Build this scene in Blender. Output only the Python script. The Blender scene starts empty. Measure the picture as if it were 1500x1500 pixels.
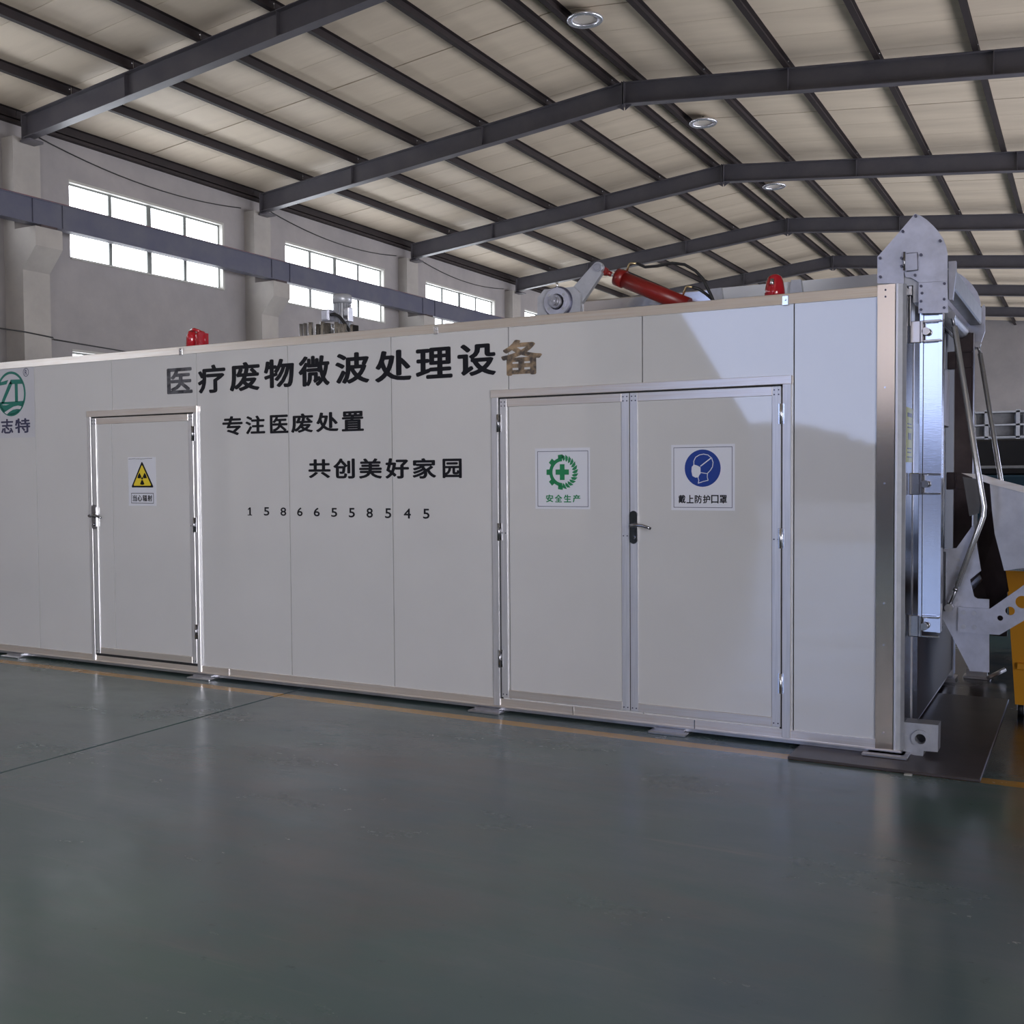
import bpy, bmesh, math, random
from mathutils import Vector, Matrix
from math import radians, sin, cos, pi
random.seed(7)
S = bpy.context.scene
COL = S.collection

# ------------------------------------------------------------------ camera
CH = 1.515
FPX, YAW, PIT, ROL = 1551.579, radians(28.63952), radians(-2.07552), radians(-.41637)
_f = Vector((-sin(YAW)*cos(PIT), cos(YAW)*cos(PIT), sin(PIT)))
_r0 = Vector((cos(YAW), sin(YAW), 0)); _u0 = _r0.cross(_f)
_r = cos(ROL)*_r0 + sin(ROL)*_u0; _u = -sin(ROL)*_r0 + cos(ROL)*_u0
cd = bpy.data.cameras.new('camera'); cam = bpy.data.objects.new('camera', cd); COL.objects.link(cam)
cd.sensor_width = 36; cd.lens = FPX/1500*36; cd.clip_start = .05; cd.clip_end = 500
M = Matrix((_r, _u, -_f)).transposed().to_4x4(); M.translation = (0, 0, CH); cam.matrix_world = M
S.camera = cam

# ------------------------------------------------------------------ world, sun, area lights, exposure
W = bpy.data.worlds.new('world'); S.world = W; W.use_nodes = True
nt = W.node_tree; nt.nodes.clear()
wo = nt.nodes.new('ShaderNodeOutputWorld'); bg = nt.nodes.new('ShaderNodeBackground')
tc = nt.nodes.new('ShaderNodeTexCoord'); sx = nt.nodes.new('ShaderNodeSeparateXYZ'); rp = nt.nodes.new('ShaderNodeValToRGB')
nt.links.new(tc.outputs['Generated'], sx.inputs[0]); nt.links.new(sx.outputs['Z'], rp.inputs[0])
rp.color_ramp.elements[0].position = 0.0; rp.color_ramp.elements[0].color = (.50, .62, 1, 1)
rp.color_ramp.elements[1].position = .6; rp.color_ramp.elements[1].color = (.30, .46, .95, 1)
nt.links.new(rp.outputs[0], bg.inputs[0]); bg.inputs[1].default_value = 2.3
nt.links.new(bg.outputs[0], wo.inputs[0])

def sun(e, az, el, col):
    d = bpy.data.lights.new('sun', 'SUN'); d.energy = e; d.angle = radians(.6); d.color = col
    o = bpy.data.objects.new('sun', d); COL.objects.link(o)
    v = Vector((cos(el)*sin(az), cos(el)*cos(az), sin(el)))
    o.rotation_euler = v.to_track_quat('Z', 'Y').to_euler(); return o
sun(2.5, radians(205), radians(48), (1, .93, .82))

def area(name, loc, direction, sx_, sy_, power, col, spread=180):
    d = bpy.data.lights.new(name, 'AREA'); d.shape = 'RECTANGLE'; d.size = sx_; d.size_y = sy_
    d.energy = power; d.color = col; d.spread = radians(spread)
    o = bpy.data.objects.new(name, d); COL.objects.link(o); o.location = loc
    o.rotation_euler = (-Vector(direction)).to_track_quat('Z', 'Y').to_euler(); return o
YG = -11.6
WX = -16.65                      # inner face of the left wall
RX = 4.4                         # inner face of the right wall
# added area lights at made-up right-wall gates, put in to light the hall
ADDED_GATES = [.375+6*k-3+.08 for k in (-1, 0, 3, 4, 5, 6, 7, 8, 9)]
for k, yc in enumerate(ADDED_GATES):
    near = yc < 6
    area('added_gate_light', (RX+.10, yc, 2.1), (-1, .10 if near else 0, .24), 4.2, 4.0, (580, 520)[k] if near else 280, (1, .97, .95), 135)
S.view_settings.view_transform = 'Standard'; S.view_settings.look = 'None'
S.view_settings.gamma = 1; S.view_settings.use_curve_mapping = False
S.view_settings.exposure = 0.3
S.cycles.use_denoising = True
S.cycles.max_bounces = 8; S.cycles.diffuse_bounces = 5; S.cycles.glossy_bounces = 4

# ------------------------------------------------------------------ helpers
def ray(px, py): return _f*FPX + _r*(px-750) + _u*(750-py)
def onY(px, py, y):
    """world x, z of a sight line where it meets the vertical plane at depth y"""
    d = ray(px, py); t = y/d.y; return (t*d.x, CH+t*d.z)
def onX(px, py, x):
    d = ray(px, py); t = x/d.x; return (t*d.y, CH+t*d.z)

def mat(name, col, rough=.5, metal=0., spec=.5, bump=0., bscale=20, noise=None, emit=None, stretch=None, bdist=.004, coat=0, ior=1.5):
    m = bpy.data.materials.new(name); m.use_nodes = True; n = m.node_tree; b = n.nodes['Principled BSDF']
    b.inputs['Base Color'].default_value = (*col, 1); b.inputs['Roughness'].default_value = rough
    b.inputs['Metallic'].default_value = metal; b.inputs['Specular IOR Level'].default_value = spec
    b.inputs['IOR'].default_value = ior; b.inputs['Coat Weight'].default_value = coat; b.inputs['Coat Roughness'].default_value = .05
    if emit:
        b.inputs['Emission Color'].default_value = (*emit[0], 1); b.inputs['Emission Strength'].default_value = emit[1]
    t = None
    if bump or noise:
        t = n.nodes.new('ShaderNodeTexCoord'); mp = n.nodes.new('ShaderNodeMapping'); n.links.new(t.outputs['Object'], mp.inputs[0])
        if stretch: mp.inputs['Scale'].default_value = stretch
    if noise:      # (second colour, scale, low, high[, detail])
        ns = n.nodes.new('ShaderNodeTexNoise'); ns.inputs['Scale'].default_value = noise[1]; ns.inputs['Detail'].default_value = 6
        ns.inputs['Roughness'].default_value = .62
        r = n.nodes.new('ShaderNodeValToRGB'); r.color_ramp.elements[0].position = noise[2]; r.color_ramp.elements[1].position = noise[3]
        r.color_ramp.elements[0].color = (*col, 1); r.color_ramp.elements[1].color = (*noise[0], 1)
        n.links.new(mp.outputs[0], ns.inputs[0]); n.links.new(ns.outputs[0], r.inputs[0]); n.links.new(r.outputs[0], b.inputs['Base Color'])
    if bump:
        ns = n.nodes.new('ShaderNodeTexNoise'); ns.inputs['Scale'].default_value = bscale; ns.inputs['Detail'].default_value = 4
        bp = n.nodes.new('ShaderNodeBump'); bp.inputs['Strength'].default_value = bump; bp.inputs['Distance'].default_value = bdist
        n.links.new(mp.outputs[0], ns.inputs[0]); n.links.new(ns.outputs[0], bp.inputs['Height']); n.links.new(bp.outputs[0], b.inputs['Normal'])
    return m

MT = {}
MT['panel'] = mat('sandwich_panel_paint', (.575, .57, .58),   .035, ior=1.95, bump=.03, bscale=90, bdist=.0004, noise=((.545, .54, .55), 1.2, .35, .7))
MT['alu'] = mat('aluminium', (.88, .87, .90), .34, .72, bump=.12, bscale=30, stretch=(40, 40, 1), bdist=.001, noise=((.68, .68, .72), 3, .3, .75))
MT['post'] = mat('aluminium_post', (.86, .81, .80), .14, 1, bump=.12, bscale=30, stretch=(40, 40, 1), bdist=.0008)
MT['endpanel'] = mat('end_panel', (.045, .04, .043), .6, .2)
MT['endsheet'] = mat('end_sheet_steel', (.20, .20, .22), .22, 1)
MT['alu_h'] = mat('aluminium_rail', (.92, .88, .86), .28, .78, bump=.12, bscale=30, stretch=(1, 40, 40), bdist=.001, noise=((.82, .73, .66), 2.5, .3, .75))
MT['steel'] = mat('stainless', (.70, .69, .71), .14, 1, bump=.08, bscale=20, stretch=(1, 1, 18), bdist=.001)
MT['steel_dull'] = mat('stainless_dull', (.60, .60, .64), .36, 1, noise=((.48, .48, .52), 9, .35, .7))
MT['rod'] = mat('rod_metal', (.88, .88, .90), .24, .75)
MT['chrome'] = mat('chrome', (.80, .80, .83), .16, 1)
MT['chrome_dark'] = mat('chrome_dark', (.35, .35, .37), .12, 1)
MT['guard'] = mat('galvanised_sheet', (.60, .61, .71), .34, .55, noise=((.44, .45, .52), 8, .35, .7), bump=.2, bscale=14, bdist=.002)
MT['silver'] = mat('silver_paint', (.48, .49, .53), .38, .35, noise=((.40, .41, .45), 14, .4, .7))
MT['dark'] = mat('dark_rubber', (.018, .018, .02), .5)
MT['bolt'] = mat('bolt_steel', (.12, .12, .16), .35, .8)
MT['beam'] = mat('rafter_paint', (.078, .074, .090), .42, noise=((.105, .098, .110), 2, .35, .7), bump=.2, bscale=4, bdist=.003)
MT['purlin'] = mat('purlin_paint', (.020, .012, .013), .7, noise=((.012, .008, .009), 3, .4, .7))
MT['cranebeam'] = mat('crane_beam_paint', (.085, .088, .135), .38, noise=((.125, .125, .155), 1.6, .35, .75))
MT['rust'] = mat('rail_rust', (.16, .06, .07), .6, noise=((.07, .05, .07), 5, .4, .6))
MT['roof'] = mat('roof_panel', (.62, .53, .42), .62, noise=((.47, .395, .31), .7, .42, .72), bump=.15, bscale=2, stretch=(.25, 1.5, 1), bdist=.01)
MT['roofout'] = mat('roof_sheet', (.05, .05, .05), .8)
MT['wall'] = mat('plaster', (.33, .305, .305), .85, noise=((.26, .245, .25), .9, .35, .72), bump=.35, bscale=3, bdist=.02)
MT['bounce_plaster'] = mat('bounce_plaster', (.74, .68, .65), .85)  # unseen near gable made paler to brighten the corner post's reflection
MT['column'] = mat('column_plaster', (.40, .37, .345), .85, noise=((.32, .30, .285), 1.3, .35, .72), bump=.3, bscale=4, bdist=.02)
MT['white'] = mat('white_paint', (.66, .68, .72), .35)
MT['vinyl'] = mat('black_vinyl', (.008, .008, .012), .45, ior=1.3)
MT['vinyl_tan_sheen'] = mat('tan_sheen_vinyl', (.34, .24, .15), .35, noise=((.06, .05, .045), 14, .4, .62))  # tan reflection on the black vinyl, painted into the colour
MT['vinyl_grey_sheen'] = mat('grey_sheen_vinyl', (.10, .10, .115), .35, noise=((.02, .02, .028), 12, .42, .6))  # black vinyl with its grey reflection put into the colour
MT['sticker'] = mat('sticker_white', (.62, .63, .70), .35)
MT['logosheet'] = mat('sticker_film', (.50, .50, .55), .22, bump=.2, bscale=12, bdist=.002)
MT['green'] = mat('green_print', (.012, .20, .075), .4)
MT['teal'] = mat('teal_print', (.010, .16, .125), .4)
MT['blue'] = mat('blue_print', (.006, .035, .24), .4)
MT['navy'] = mat('navy_print', (.03, .03, .08), .4)
MT['yellow'] = mat('yellow_print', (.72, .55, .03), .4)
MT['yellowlabel'] = mat('yellow_label', (.55, .56, .13), .4)
MT['red'] = mat('red_paint', (.21, .012, .010), .34)
MT['redlens'] = mat('red_lens', (.42, .012, .022), .12, coat=.5)
MT['bin'] = mat('yellow_plastic', (.80, .34, .008), .42)
MT['board'] = mat('board', (.065, .052, .055), .4, noise=((.04, .032, .035), 4, .35, .7))
MT['frame'] = mat('window_frame', (.16, .17, .16), .5)
MT['pane'] = mat('frosted_pane', (.5, .55, .6), .3, emit=((.90, .94, 1.0), 5.0))
MT['reveal'] = mat('window_reveal', (.42, .41, .38), .7)
MT['concrete'] = mat('outdoor_concrete', (.16, .15, .14), .9, noise=((.12, .115, .11), .5, .3, .7))
MT['outwall'] = mat('outdoor_wall', (.12, .11, .11), .9)
MT['added_tarp'] = mat('added_tarpaulin', (.06, .07, .07), .6)
MT['bluebody'] = mat('blue_machine', (.01, .07, .12), .4)
MT['rackgrey'] = mat('rack_grey', (.16, .16, .17), .5, noise=((.09, .09, .10), 3, .4, .65))
MT['black'] = mat('black_paint', (.02, .02, .024), .45)
MT['brass'] = mat('brass', (.70, .55, .30), .3, 1)
MT['lampmetal'] = mat('lamp_metal', (.72, .73, .80), .25, .8)
MT['lampglass'] = mat('lamp_glass', (.50, .46, .42), .2)
MT['darksteel'] = mat('dark_steel', (.11, .085, .085), .38, .6, noise=((.06, .045, .05), 4, .35, .7))

class MB:
    def __init__(s): s.v = []; s.f = []; s.m = []; s.sm = []
    def add(s, vs, fs, mi=0, smooth=False):
        k = len(s.v); s.v += [tuple(v) for v in vs]; s.f += [tuple(k+i for i in f) for f in fs]
        s.m += [mi]*len(fs); s.sm += [smooth]*len(fs); return s
    def box(s, a, b, mi=0):
        x0, y0, z0 = a; x1, y1, z1 = b
        if x0 > x1: x0, x1 = x1, x0
        if y0 > y1: y0, y1 = y1, y0
        if z0 > z1: z0, z1 = z1, z0
        vs = [(x0,y0,z0),(x1,y0,z0),(x1,y1,z0),(x0,y1,z0),(x0,y0,z1),(x1,y0,z1),(x1,y1,z1),(x0,y1,z1)]
        return s.add(vs, [(0,3,2,1),(4,5,6,7),(0,1,5,4),(1,2,6,5),(2,3,7,6),(3,0,4,7)], mi)
    def bev(s, a, b, c=.01, mi=0):
        """box with chamfered edges"""
        bm = bmesh.new(); bmesh.ops.create_cube(bm, size=1)
        lo = [min(a[i], b[i]) for i in range(3)]; hi = [max(a[i], b[i]) for i in range(3)]
        for v in bm.verts: v.co = Vector([(lo[i]+hi[i])/2 + v.co[i]*(hi[i]-lo[i]) for i in range(3)])
        bmesh.ops.bevel(bm, geom=bm.edges[:], offset=c, segments=1, affect='EDGES')
        bm.verts.index_update(); s.add([v.co for v in bm.verts], [[v.index for v in f.verts] for f in bm.faces], mi); bm.free(); return s
    def prism(s, pts, axis, a, b, mi=0):
        """polygon in the plane normal to axis; pts (u,v): axis 1 -> (x,z), 0 -> (y,z), 2 -> (x,y)"""
        def P(p, t): return (p[0], t, p[1]) if axis == 1 else ((t, p[0], p[1]) if axis == 0 else (p[0], p[1], t))
        n = len(pts); ar = sum(pts[i][0]*pts[(i+1) % n][1]-pts[(i+1) % n][0]*pts[i][1] for i in range(n))
        if ar < 0: pts = pts[::-1]
        if a > b: a, b = b, a
        vs = [P(p, a) for p in pts]+[P(p, b) for p in pts]
        lo = tuple(range(n)); hi = tuple(range(2*n-1, n-1, -1))
        sd = [(i, n+i, n+(i+1) % n, (i+1) % n) for i in range(n)]
        if axis == 1: return s.add(vs, [lo, hi]+sd, mi)
        return s.add(vs, [lo[::-1], hi[::-1]]+[f[::-1] for f in sd], mi)
    def tube(s, pts, r, n=10, mi=0, caps=True):
        pts = [Vector(p) for p in pts]; rs = r if isinstance(r, (list, tuple)) else [r]*len(pts)
        vs = []; up = None
        for i, p in enumerate(pts):
            t = (pts[min(i+1, len(pts)-1)]-pts[max(i-1, 0)]).normalized()
            if up is None: up = Vector((0, 0, 1)) if abs(t.z) < .9 else Vector((1, 0, 0))
            x = t.cross(up).normalized(); y = x.cross(t).normalized(); up = y
            for j in range(n):
                a = 2*pi*j/n; vs.append(p+(x*cos(a)+y*sin(a))*rs[i])
        fs = [(i*n+j, i*n+(j+1) % n, (i+1)*n+(j+1) % n, (i+1)*n+j) for i in range(len(pts)-1) for j in range(n)]
        s.add(vs, fs, mi, True)
        if caps:
            k = len(s.v)-len(vs); m = (len(pts)-1)*n
            s.f += [tuple(k+j for j in range(n))[::-1], tuple(k+m+j for j in range(n))]; s.m += [mi]*2; s.sm += [False]*2
        return s
    def cyl(s, a, b, r, n=16, mi=0): return s.tube([a, b], r, n, mi)
    def ring(s, c, axis, r0, r1, h, n=28, mi=0):
        """annular disc of thickness h along axis"""
        c = Vector(c); A = [Vector((1,0,0)), Vector((0,1,0)), Vector((0,0,1))]; n0 = A[axis]; u = A[(axis+1) % 3]; v = A[(axis+2) % 3]
        vs = []
        for t in (0, h):
            for r in (r0, r1):
                for j in range(n): a = 2*pi*j/n; vs.append(c+n0*t+(u*cos(a)+v*sin(a))*r)
        fs = []
        for j in range(n):
            k = (j+1) % n
            fs += [(j, k, n+k, n+j)[::-1], (2*n+j, 2*n+k, 3*n+k, 3*n+j), (n+j, n+k, 3*n+k, 3*n+j)[::-1], (j, k, 2*n+k, 2*n+j)]
        return s.add(vs, fs, mi)
    def build(s, name, m, parent=None):
        off = Vector((0, 0, 0))
        p = parent
        while p is not None: off += p.location; p = p.parent
        me = bpy.data.meshes.new(name); me.from_pydata([Vector(v)-off for v in s.v], [], s.f)
        ms = m if isinstance(m, list) else [m]
        for q in ms: me.materials.append(MT[q])
        me.polygons.foreach_set('material_index', s.m); me.polygons.foreach_set('use_smooth', s.sm); me.update()
        bm = bmesh.new(); bm.from_mesh(me); bmesh.ops.recalc_face_normals(bm, faces=bm.faces[:]); bm.to_mesh(me); bm.free()
        o = bpy.data.objects.new(name, me); COL.objects.link(o)
        if parent is not None: o.parent = parent
        return o

def tag(o, label=None, cat=None, group=None, kind=None):
    if label: o['label'] = label
    if cat: o['category'] = cat
    if group: o['group'] = group
    if kind: o['kind'] = kind
    return o
def thing(name, label, cat, loc=(0, 0, 0), group=None):
    o = bpy.data.objects.new(name, None); COL.objects.link(o); o.location = loc; o.empty_display_size = .1
    return tag(o, label, cat, group)
def structure(o): o['kind'] = 'structure'; return o
def part(parent, name, m, fn):
    b = MB(); fn(b); return b.build(name, m, parent)

# ------------------------------------------------------------------ floor, outdoor ground
def floor_material():
    m = bpy.data.materials.new('epoxy_floor'); m.use_nodes = True; n = m.node_tree; b = n.nodes['Principled BSDF']; L = n.links.new
    t = n.nodes.new('ShaderNodeTexCoord')
    def noise(sc, det=6, stretch=None, rough=.6):
        x = n.nodes.new('ShaderNodeTexNoise'); x.inputs['Scale'].default_value = sc; x.inputs['Detail'].default_value = det; x.inputs['Roughness'].default_value = rough
        if stretch:
            mp = n.nodes.new('ShaderNodeMapping'); mp.inputs['Scale'].default_value = stretch; L(t.outputs['Object'], mp.inputs[0]); L(mp.outputs[0], x.inputs[0])
        else: L(t.outputs['Object'], x.inputs[0])
        return x.outputs[0]
    def ramp(src, a, b_, ca, cb):
        r = n.nodes.new('ShaderNodeValToRGB'); r.color_ramp.elements[0].position = a; r.color_ramp.elements[1].position = b_
        r.color_ramp.elements[0].color = (*ca, 1); r.color_ramp.elements[1].color = (*cb, 1); L(src, r.inputs[0]); return r.outputs[0]
    def mix(f, a, c):
        x = n.nodes.new('ShaderNodeMix'); x.data_type = 'RGBA'; L(f, x.inputs[0]); 
        for i, q in ((6, a), (7, c)):
            if isinstance(q, tuple): x.inputs[i].default_value = (*q, 1)
            else: L(q, x.inputs[i])
        return x.outputs[2]
    def math_(op, a, c=None):
        x = n.nodes.new('ShaderNodeMath'); x.operation = op
        for i, q in ((0, a), (1, c)):
            if q is None: continue
            if isinstance(q, (int, float)): x.inputs[i].default_value = q
            else: L(q, x.inputs[i])
        return x.outputs[0]
    base = ramp(noise(.35, 4), .38, .62, (.078, .112, .130), (.098, .150, .132))
    worn = ramp(noise(1.1, 8, (.5, 1.6, 1), .7), .45, .80, (0, 0, 0), (.8, .8, .8))
    c1 = mix(worn, base, (.140, .155, .170))
    speck = ramp(noise(9, 8, None, .75), .62, .72, (0, 0, 0), (.55, .55, .55))
    c2 = mix(speck, c1, (.045, .06, .062))
    scuff = ramp(noise(2.2, 9, (.25, 3.5, 1), .72), .60, .70, (0, 0, 0), (.35, .35, .35))
    c3 = mix(scuff, c2, (.17, .175, .17))
    dust = ramp(noise(.8, 6, (.6, 1, 1), .6), .50, .68, (0, 0, 0), (.75, .75, .75))
    c3 = mix(dust, c3, (.135, .118, .115))
    # painted line along x, slightly worn
    sp = n.nodes.new('ShaderNodeSeparateXYZ'); L(t.outputs['Object'], sp.inputs[0])
    y = math_('ADD', sp.outputs['Y'], math_('MULTIPLY', math_('SUBTRACT', noise(30, 2), .5), .012))
    band = math_('MULTIPLY', math_('GREATER_THAN', y, 5.548), math_('LESS_THAN', y, 5.648))
    wear = ramp(noise(3.0, 8, (1, 1, 1), .75), .50, .75, (1, 1, 1), (.25, .25, .25))
    c4 = mix(math_('MULTIPLY', band, wear), c3, (.42, .23, .05))
    # shade under the bin lifter, painted as a dark patch in the floor colour
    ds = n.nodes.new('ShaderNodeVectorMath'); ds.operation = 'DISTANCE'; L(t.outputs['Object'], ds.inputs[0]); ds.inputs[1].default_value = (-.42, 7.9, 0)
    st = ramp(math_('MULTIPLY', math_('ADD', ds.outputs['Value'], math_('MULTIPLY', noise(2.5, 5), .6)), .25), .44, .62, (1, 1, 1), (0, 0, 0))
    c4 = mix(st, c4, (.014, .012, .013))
    L(c4, b.inputs['Base Color'])
    rr = ramp(noise(1.4, 7, (.6, 1.2, 1), .7), .3, .75, (.13, .13, .13), (.34, .34, .34)); L(rr, b.inputs['Roughness'])
    b.inputs['Specular IOR Level'].default_value = .62
    bp = n.nodes.new('ShaderNodeBump'); bp.inputs['Strength'].default_value = .22; bp.inputs['Distance'].default_value = .004
    L(noise(7, 6, None, .65), bp.inputs['Height']); L(bp.outputs[0], b.inputs['Normal'])
    return m
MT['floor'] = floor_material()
fl = structure(part(None, 'floor', 'black', lambda b: b.box((-17, YG, -.3), (RX+.3, 55, -.03))))
JX = -4.892
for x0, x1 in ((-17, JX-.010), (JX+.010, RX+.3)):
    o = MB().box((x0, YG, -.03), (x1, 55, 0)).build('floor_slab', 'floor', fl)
structure(part(None, 'ground_outside', 'concrete', lambda b: b.box((-70, -70, -.2), (60, YG-.26, -.02))))

# ------------------------------------------------------------------ walls
def wall_z(x): return 8.93-.101*abs(x+7.61)   # underside of the roof panels
frames = [.375+6*k for k in range(-2, 10)]     # rafter frames along y (the last ones are the gables)
def wallmat(b, x0, x1):
    cuts = []
    ys = [YG]; 
    for k in range(-2, 9):
        c = .375+6*k+3+.08; cuts.append((c-1.98, c+1.98))
    y = YG
    for a, c in cuts:
        if a > y: b.box((x0, y, 0), (x1, a, 7.95))
        y = c
    b.box((x0, y, 0), (x1, 54.6, 7.95))
    for i, (a, c) in enumerate(cuts):
        b.box((x0, a, 6.985), (x1, c, 7.95))
        if i == 4: b.box((x0, a, 3.86), (x1, c, 5.575)); b.box((x0, a, 0), (x1, c, 1.9))
        else: b.box((x0, a, 0), (x1, c, 5.575))
    return cuts
b = MB(); cuts = wallmat(b, WX-.25, WX); wall_left = structure(b.build('wall_left', 'wall'))
b = MB(); b.box((RX, YG, 4.2), (RX+.25, 54.6, 7.9)); _e = [YG]+[v for g in ADDED_GATES for v in (g-2.1, g+2.1)]+[54.6]
for q in range(0, len(_e), 2): b.box((RX, _e[q], 0), (RX+.25, _e[q+1], 4.2))
wall_right = structure(b.build('wall_right', 'wall'))
# gable at the far end, and the near gable with its wide gate behind the camera
def gable_poly(x0, x1): return [(x0, 0), (x1, 0), (x1, wall_z(x1)), (-7.61, wall_z(-7.61)), (x0, wall_z(x0))]
structure(part(None, 'wall_far', 'wall', lambda b: b.prism(gable_poly(WX-.25, RX+.25), 1, 54.6, 54.85)))
OX0, OX1, OZ = -10.2, -3.78, 5.9
def near(b):
    b.prism([(WX-.25, 0), (OX0, 0), (OX0, wall_z(OX0)), (WX-.25, wall_z(WX-.25))], 1, YG-.25, YG)
    b.prism([(OX1, 0), (RX+.25, 0), (RX+.25, wall_z(RX+.25)), (OX1, wall_z(OX1))], 1, YG-.25, YG)
    b.prism([(OX0, OZ), (OX1, OZ), (OX1, wall_z(OX1)), (-7.61, wall_z(-7.61)), (OX0, wall_z(OX0))], 1, YG-.25, YG)
structure(part(None, 'wall_near', 'bounce_plaster', near))
# unseen curtain added at the gate; its slanted edge shapes the panel reflection
def added_tarp(b):
    pts = [(OX0-.3, 0.02), (-6.4, .02), (-6.65, 2.6), (-8.75, 6.0), (OX0-.3, 6.0)]
    b.prism(pts, 1, YG+.06, YG+.09)
tag(part(None, 'added_curtain', 'added_tarp', added_tarp), 'dark tarpaulin curtain added at the gate behind the camera to shape the panel reflection', 'curtain')
def outb(b):
    b.box((-60, -52, 0), (-14, -44, 4.1)); b.box((-14, -52, 0), (-12.4, -44, 3.7)); b.box((-12.4, -52, 0), (45, -44, 2.9)); b.box((-11.6, -46, 2.9), (-10.4, -45, 3.15))
tag(part(None, 'low_building', 'outwall', outb), 'low plain building across the yard outside the gate', 'building')
tag(part(None, 'added_stack', 'black', lambda b: (b.box((-3.7, YG+.2, 0), (3.6, YG+1.2, 1.4)), b.box((-3.7, YG+.25, 1.4), (3.5, YG+1.1, 2.6)))), 'added unseen dark stack of steel stock added behind the camera to darken the post reflection', 'steel stock')  # unseen dark block, added for its reflection in the corner post

# windows in the left wall
wn = 0
for i, (a, c) in enumerate(cuts):
    if i < 2: zs = [(5.575, 6.985)]
    else: zs = [(5.575, 6.985)]
    if i == 4: zs.append((1.9, 3.86))
    for z0, z1 in zs:
        wn += 1
        x = WX-.13
        def fr(b):
            t = .045
            b.box((x-.03, a, z0), (x+.03, a+t, z1)); b.box((x-.03, c-t, z0), (x+.03, c, z1))
            b.box((x-.03, a+t, z0), (x+.03, c-t, z0+t)); b.box((x-.03, a+t, z1-t), (x+.03, c-t, z1))
        w = structure(part(None, 'window_%d' % wn, 'frame', fr))
        w['label'] = 'high frosted window of eight panes in the left wall' if z0 > 4 else 'lower frosted window in the left wall, mostly hidden by the container'
        cols = 4; n = (c-a-.09)/cols; rows = 2; hh = (z1-z0-.09)/rows
        for q in range(1, cols):
            yy = a+.045+q*n; tt = .055 if q == 2 else .036
            part(w, 'mullion', 'frame', lambda b: b.box((x-.035, yy-tt, z0+.045), (x+.035, yy+tt, z1-.045)))
        zt = z0+.045+hh
        for q in range(cols):
            y0 = a+.045+q*n; y1 = y0+n
            part(w, 'transom', 'frame', lambda b: b.box((x-.028, y0+.046, zt-.025), (x+.028, y1-.046, zt+.025)))
            for r_ in range(rows):
                part(w, 'pane', 'pane', lambda b: b.box((x-.006, y0, z0+.045+r_*hh), (x+.006, y1, z0+.045+(r_+1)*hh)))
        part(w, 'window_sill', 'reveal', lambda b: b.box((WX-.10, a+.001, z0-.02), (WX+.03, c-.001, z0+.012)))
        part(w, 'reveal', 'reveal', lambda b: (b.box((WX-.10, c-.02, z0+.012), (WX+.006, c+.035, z1+.03)), b.box((WX-.10, a-.01, z1-.015), (WX+.006, c-.02, z1+.03))))

# concrete columns with corbels, parts of the left wall
for y in frames[:-1]:
    def colm(b):
        b.box((WX-.02, y-.27, 0), (-16.36, y+.27, 7.4))
        b.prism([(-16.36, 0), (-16.17, 0), (-16.17, 5.09), (-15.82, 5.47), (-15.82, 5.80), (-16.36, 5.80)], 1, y-.27, y+.27)
    c_ = part(wall_left, 'column', 'column', colm)

# ------------------------------------------------------------------ ceiling: roof panels, purlins, rafters
SL = .101
def rz(x, z0): return z0-SL*abs(x+7.61)
ceil = MB()
for s in (-1, 1):
    xe = WX-.3 if s < 0 else RX+.3
    ceil.prism([(-7.61, 8.98), (xe, rz(xe, 8.98)), (xe, rz(xe, 8.93)), (-7.61, 8.93)], 1, YG-.3, 55)
ceiling = structure(ceil.build('ceiling', 'roofout'))
pw = 1.0
meshcache = {}
for s in (-1, 1):
    xe = WX-.25 if s < 0 else RX+.25
    for k in range(-15, 55):
        y0 = .375+3+k*pw
        if y0+pw > 54.9 or y0 < YG: continue
        g0 = .016 if (k % 6 == 0) else .004
        g1 = .016 if ((k+1) % 6 == 0) else .004
        key = (s, g0, g1)
        if key not in meshcache:
            b = MB(); xr = -7.61+s*.01
            b.prism([(xr, 8.86), (xe, rz(xe, 8.86)), (xe, rz(xe, 8.93)), (xr, 8.93)], 1, g0, pw-g1)
            o = b.build('roof_panel', 'roof', ceiling); meshcache[key] = o.data
        else:
            o = bpy.data.objects.new('roof_panel', meshcache[key]); COL.objects.link(o); o.parent = ceiling
        o.location = (0, y0, 0)
# rafters: welded I beams
RB = 8.285; RT = 8.68
def rafter_mesh(s):
    b = MB(); xa = -7.61+s*.012; xb = -16.34 if s < 0 else RX-.02; w = .09; t = .014
    def sl(zb, zt, y0, y1): b.prism([(xa, rz(xa, zb)), (xb, rz(xb, zb)), (xb, rz(xb, zt)), (xa, rz(xa, zt))], 1, y0, y1)
    sl(RB, RB+t, -w, w); sl(RT-t, RT, -w, w); sl(RB+t, RT-t, -.005, .005)
    b.box((xa, -w-.01, RB-.02), (xa+s*.016, w+.01, RT+.01))                       # ridge end plate
    b.prism([(xa, RB-.10), (xa, RB+.005), (xa+s*.14, RB-.010)], 1, -.006, .006)    # gusset under the ridge
    b.box((xb, -w-.02, rz(xb, RB)-.05), (xb-s*.018, w+.02, rz(xb, RT)+.01))
    b.box((xb, -w-.05, rz(xb, RB)-.09), (xb-s*.25, w+.05, rz(xb, RB)-.05))          # seat plate on the column
    b.prism([(xb-s*.25, rz(xb, RB)-.05), (xb-s*.02, rz(xb, RB)-.05), (xb-s*.02, rz(xb, RB)+.01)], 1, -.006, .006)
    for xs in (xa+s*3.0, xa+s*6.2):
        b.box((xs, -w+.005, rz(xs, RB)+t), (xs+.01, w-.005, rz(xs, RT)-t))
    return b
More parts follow.
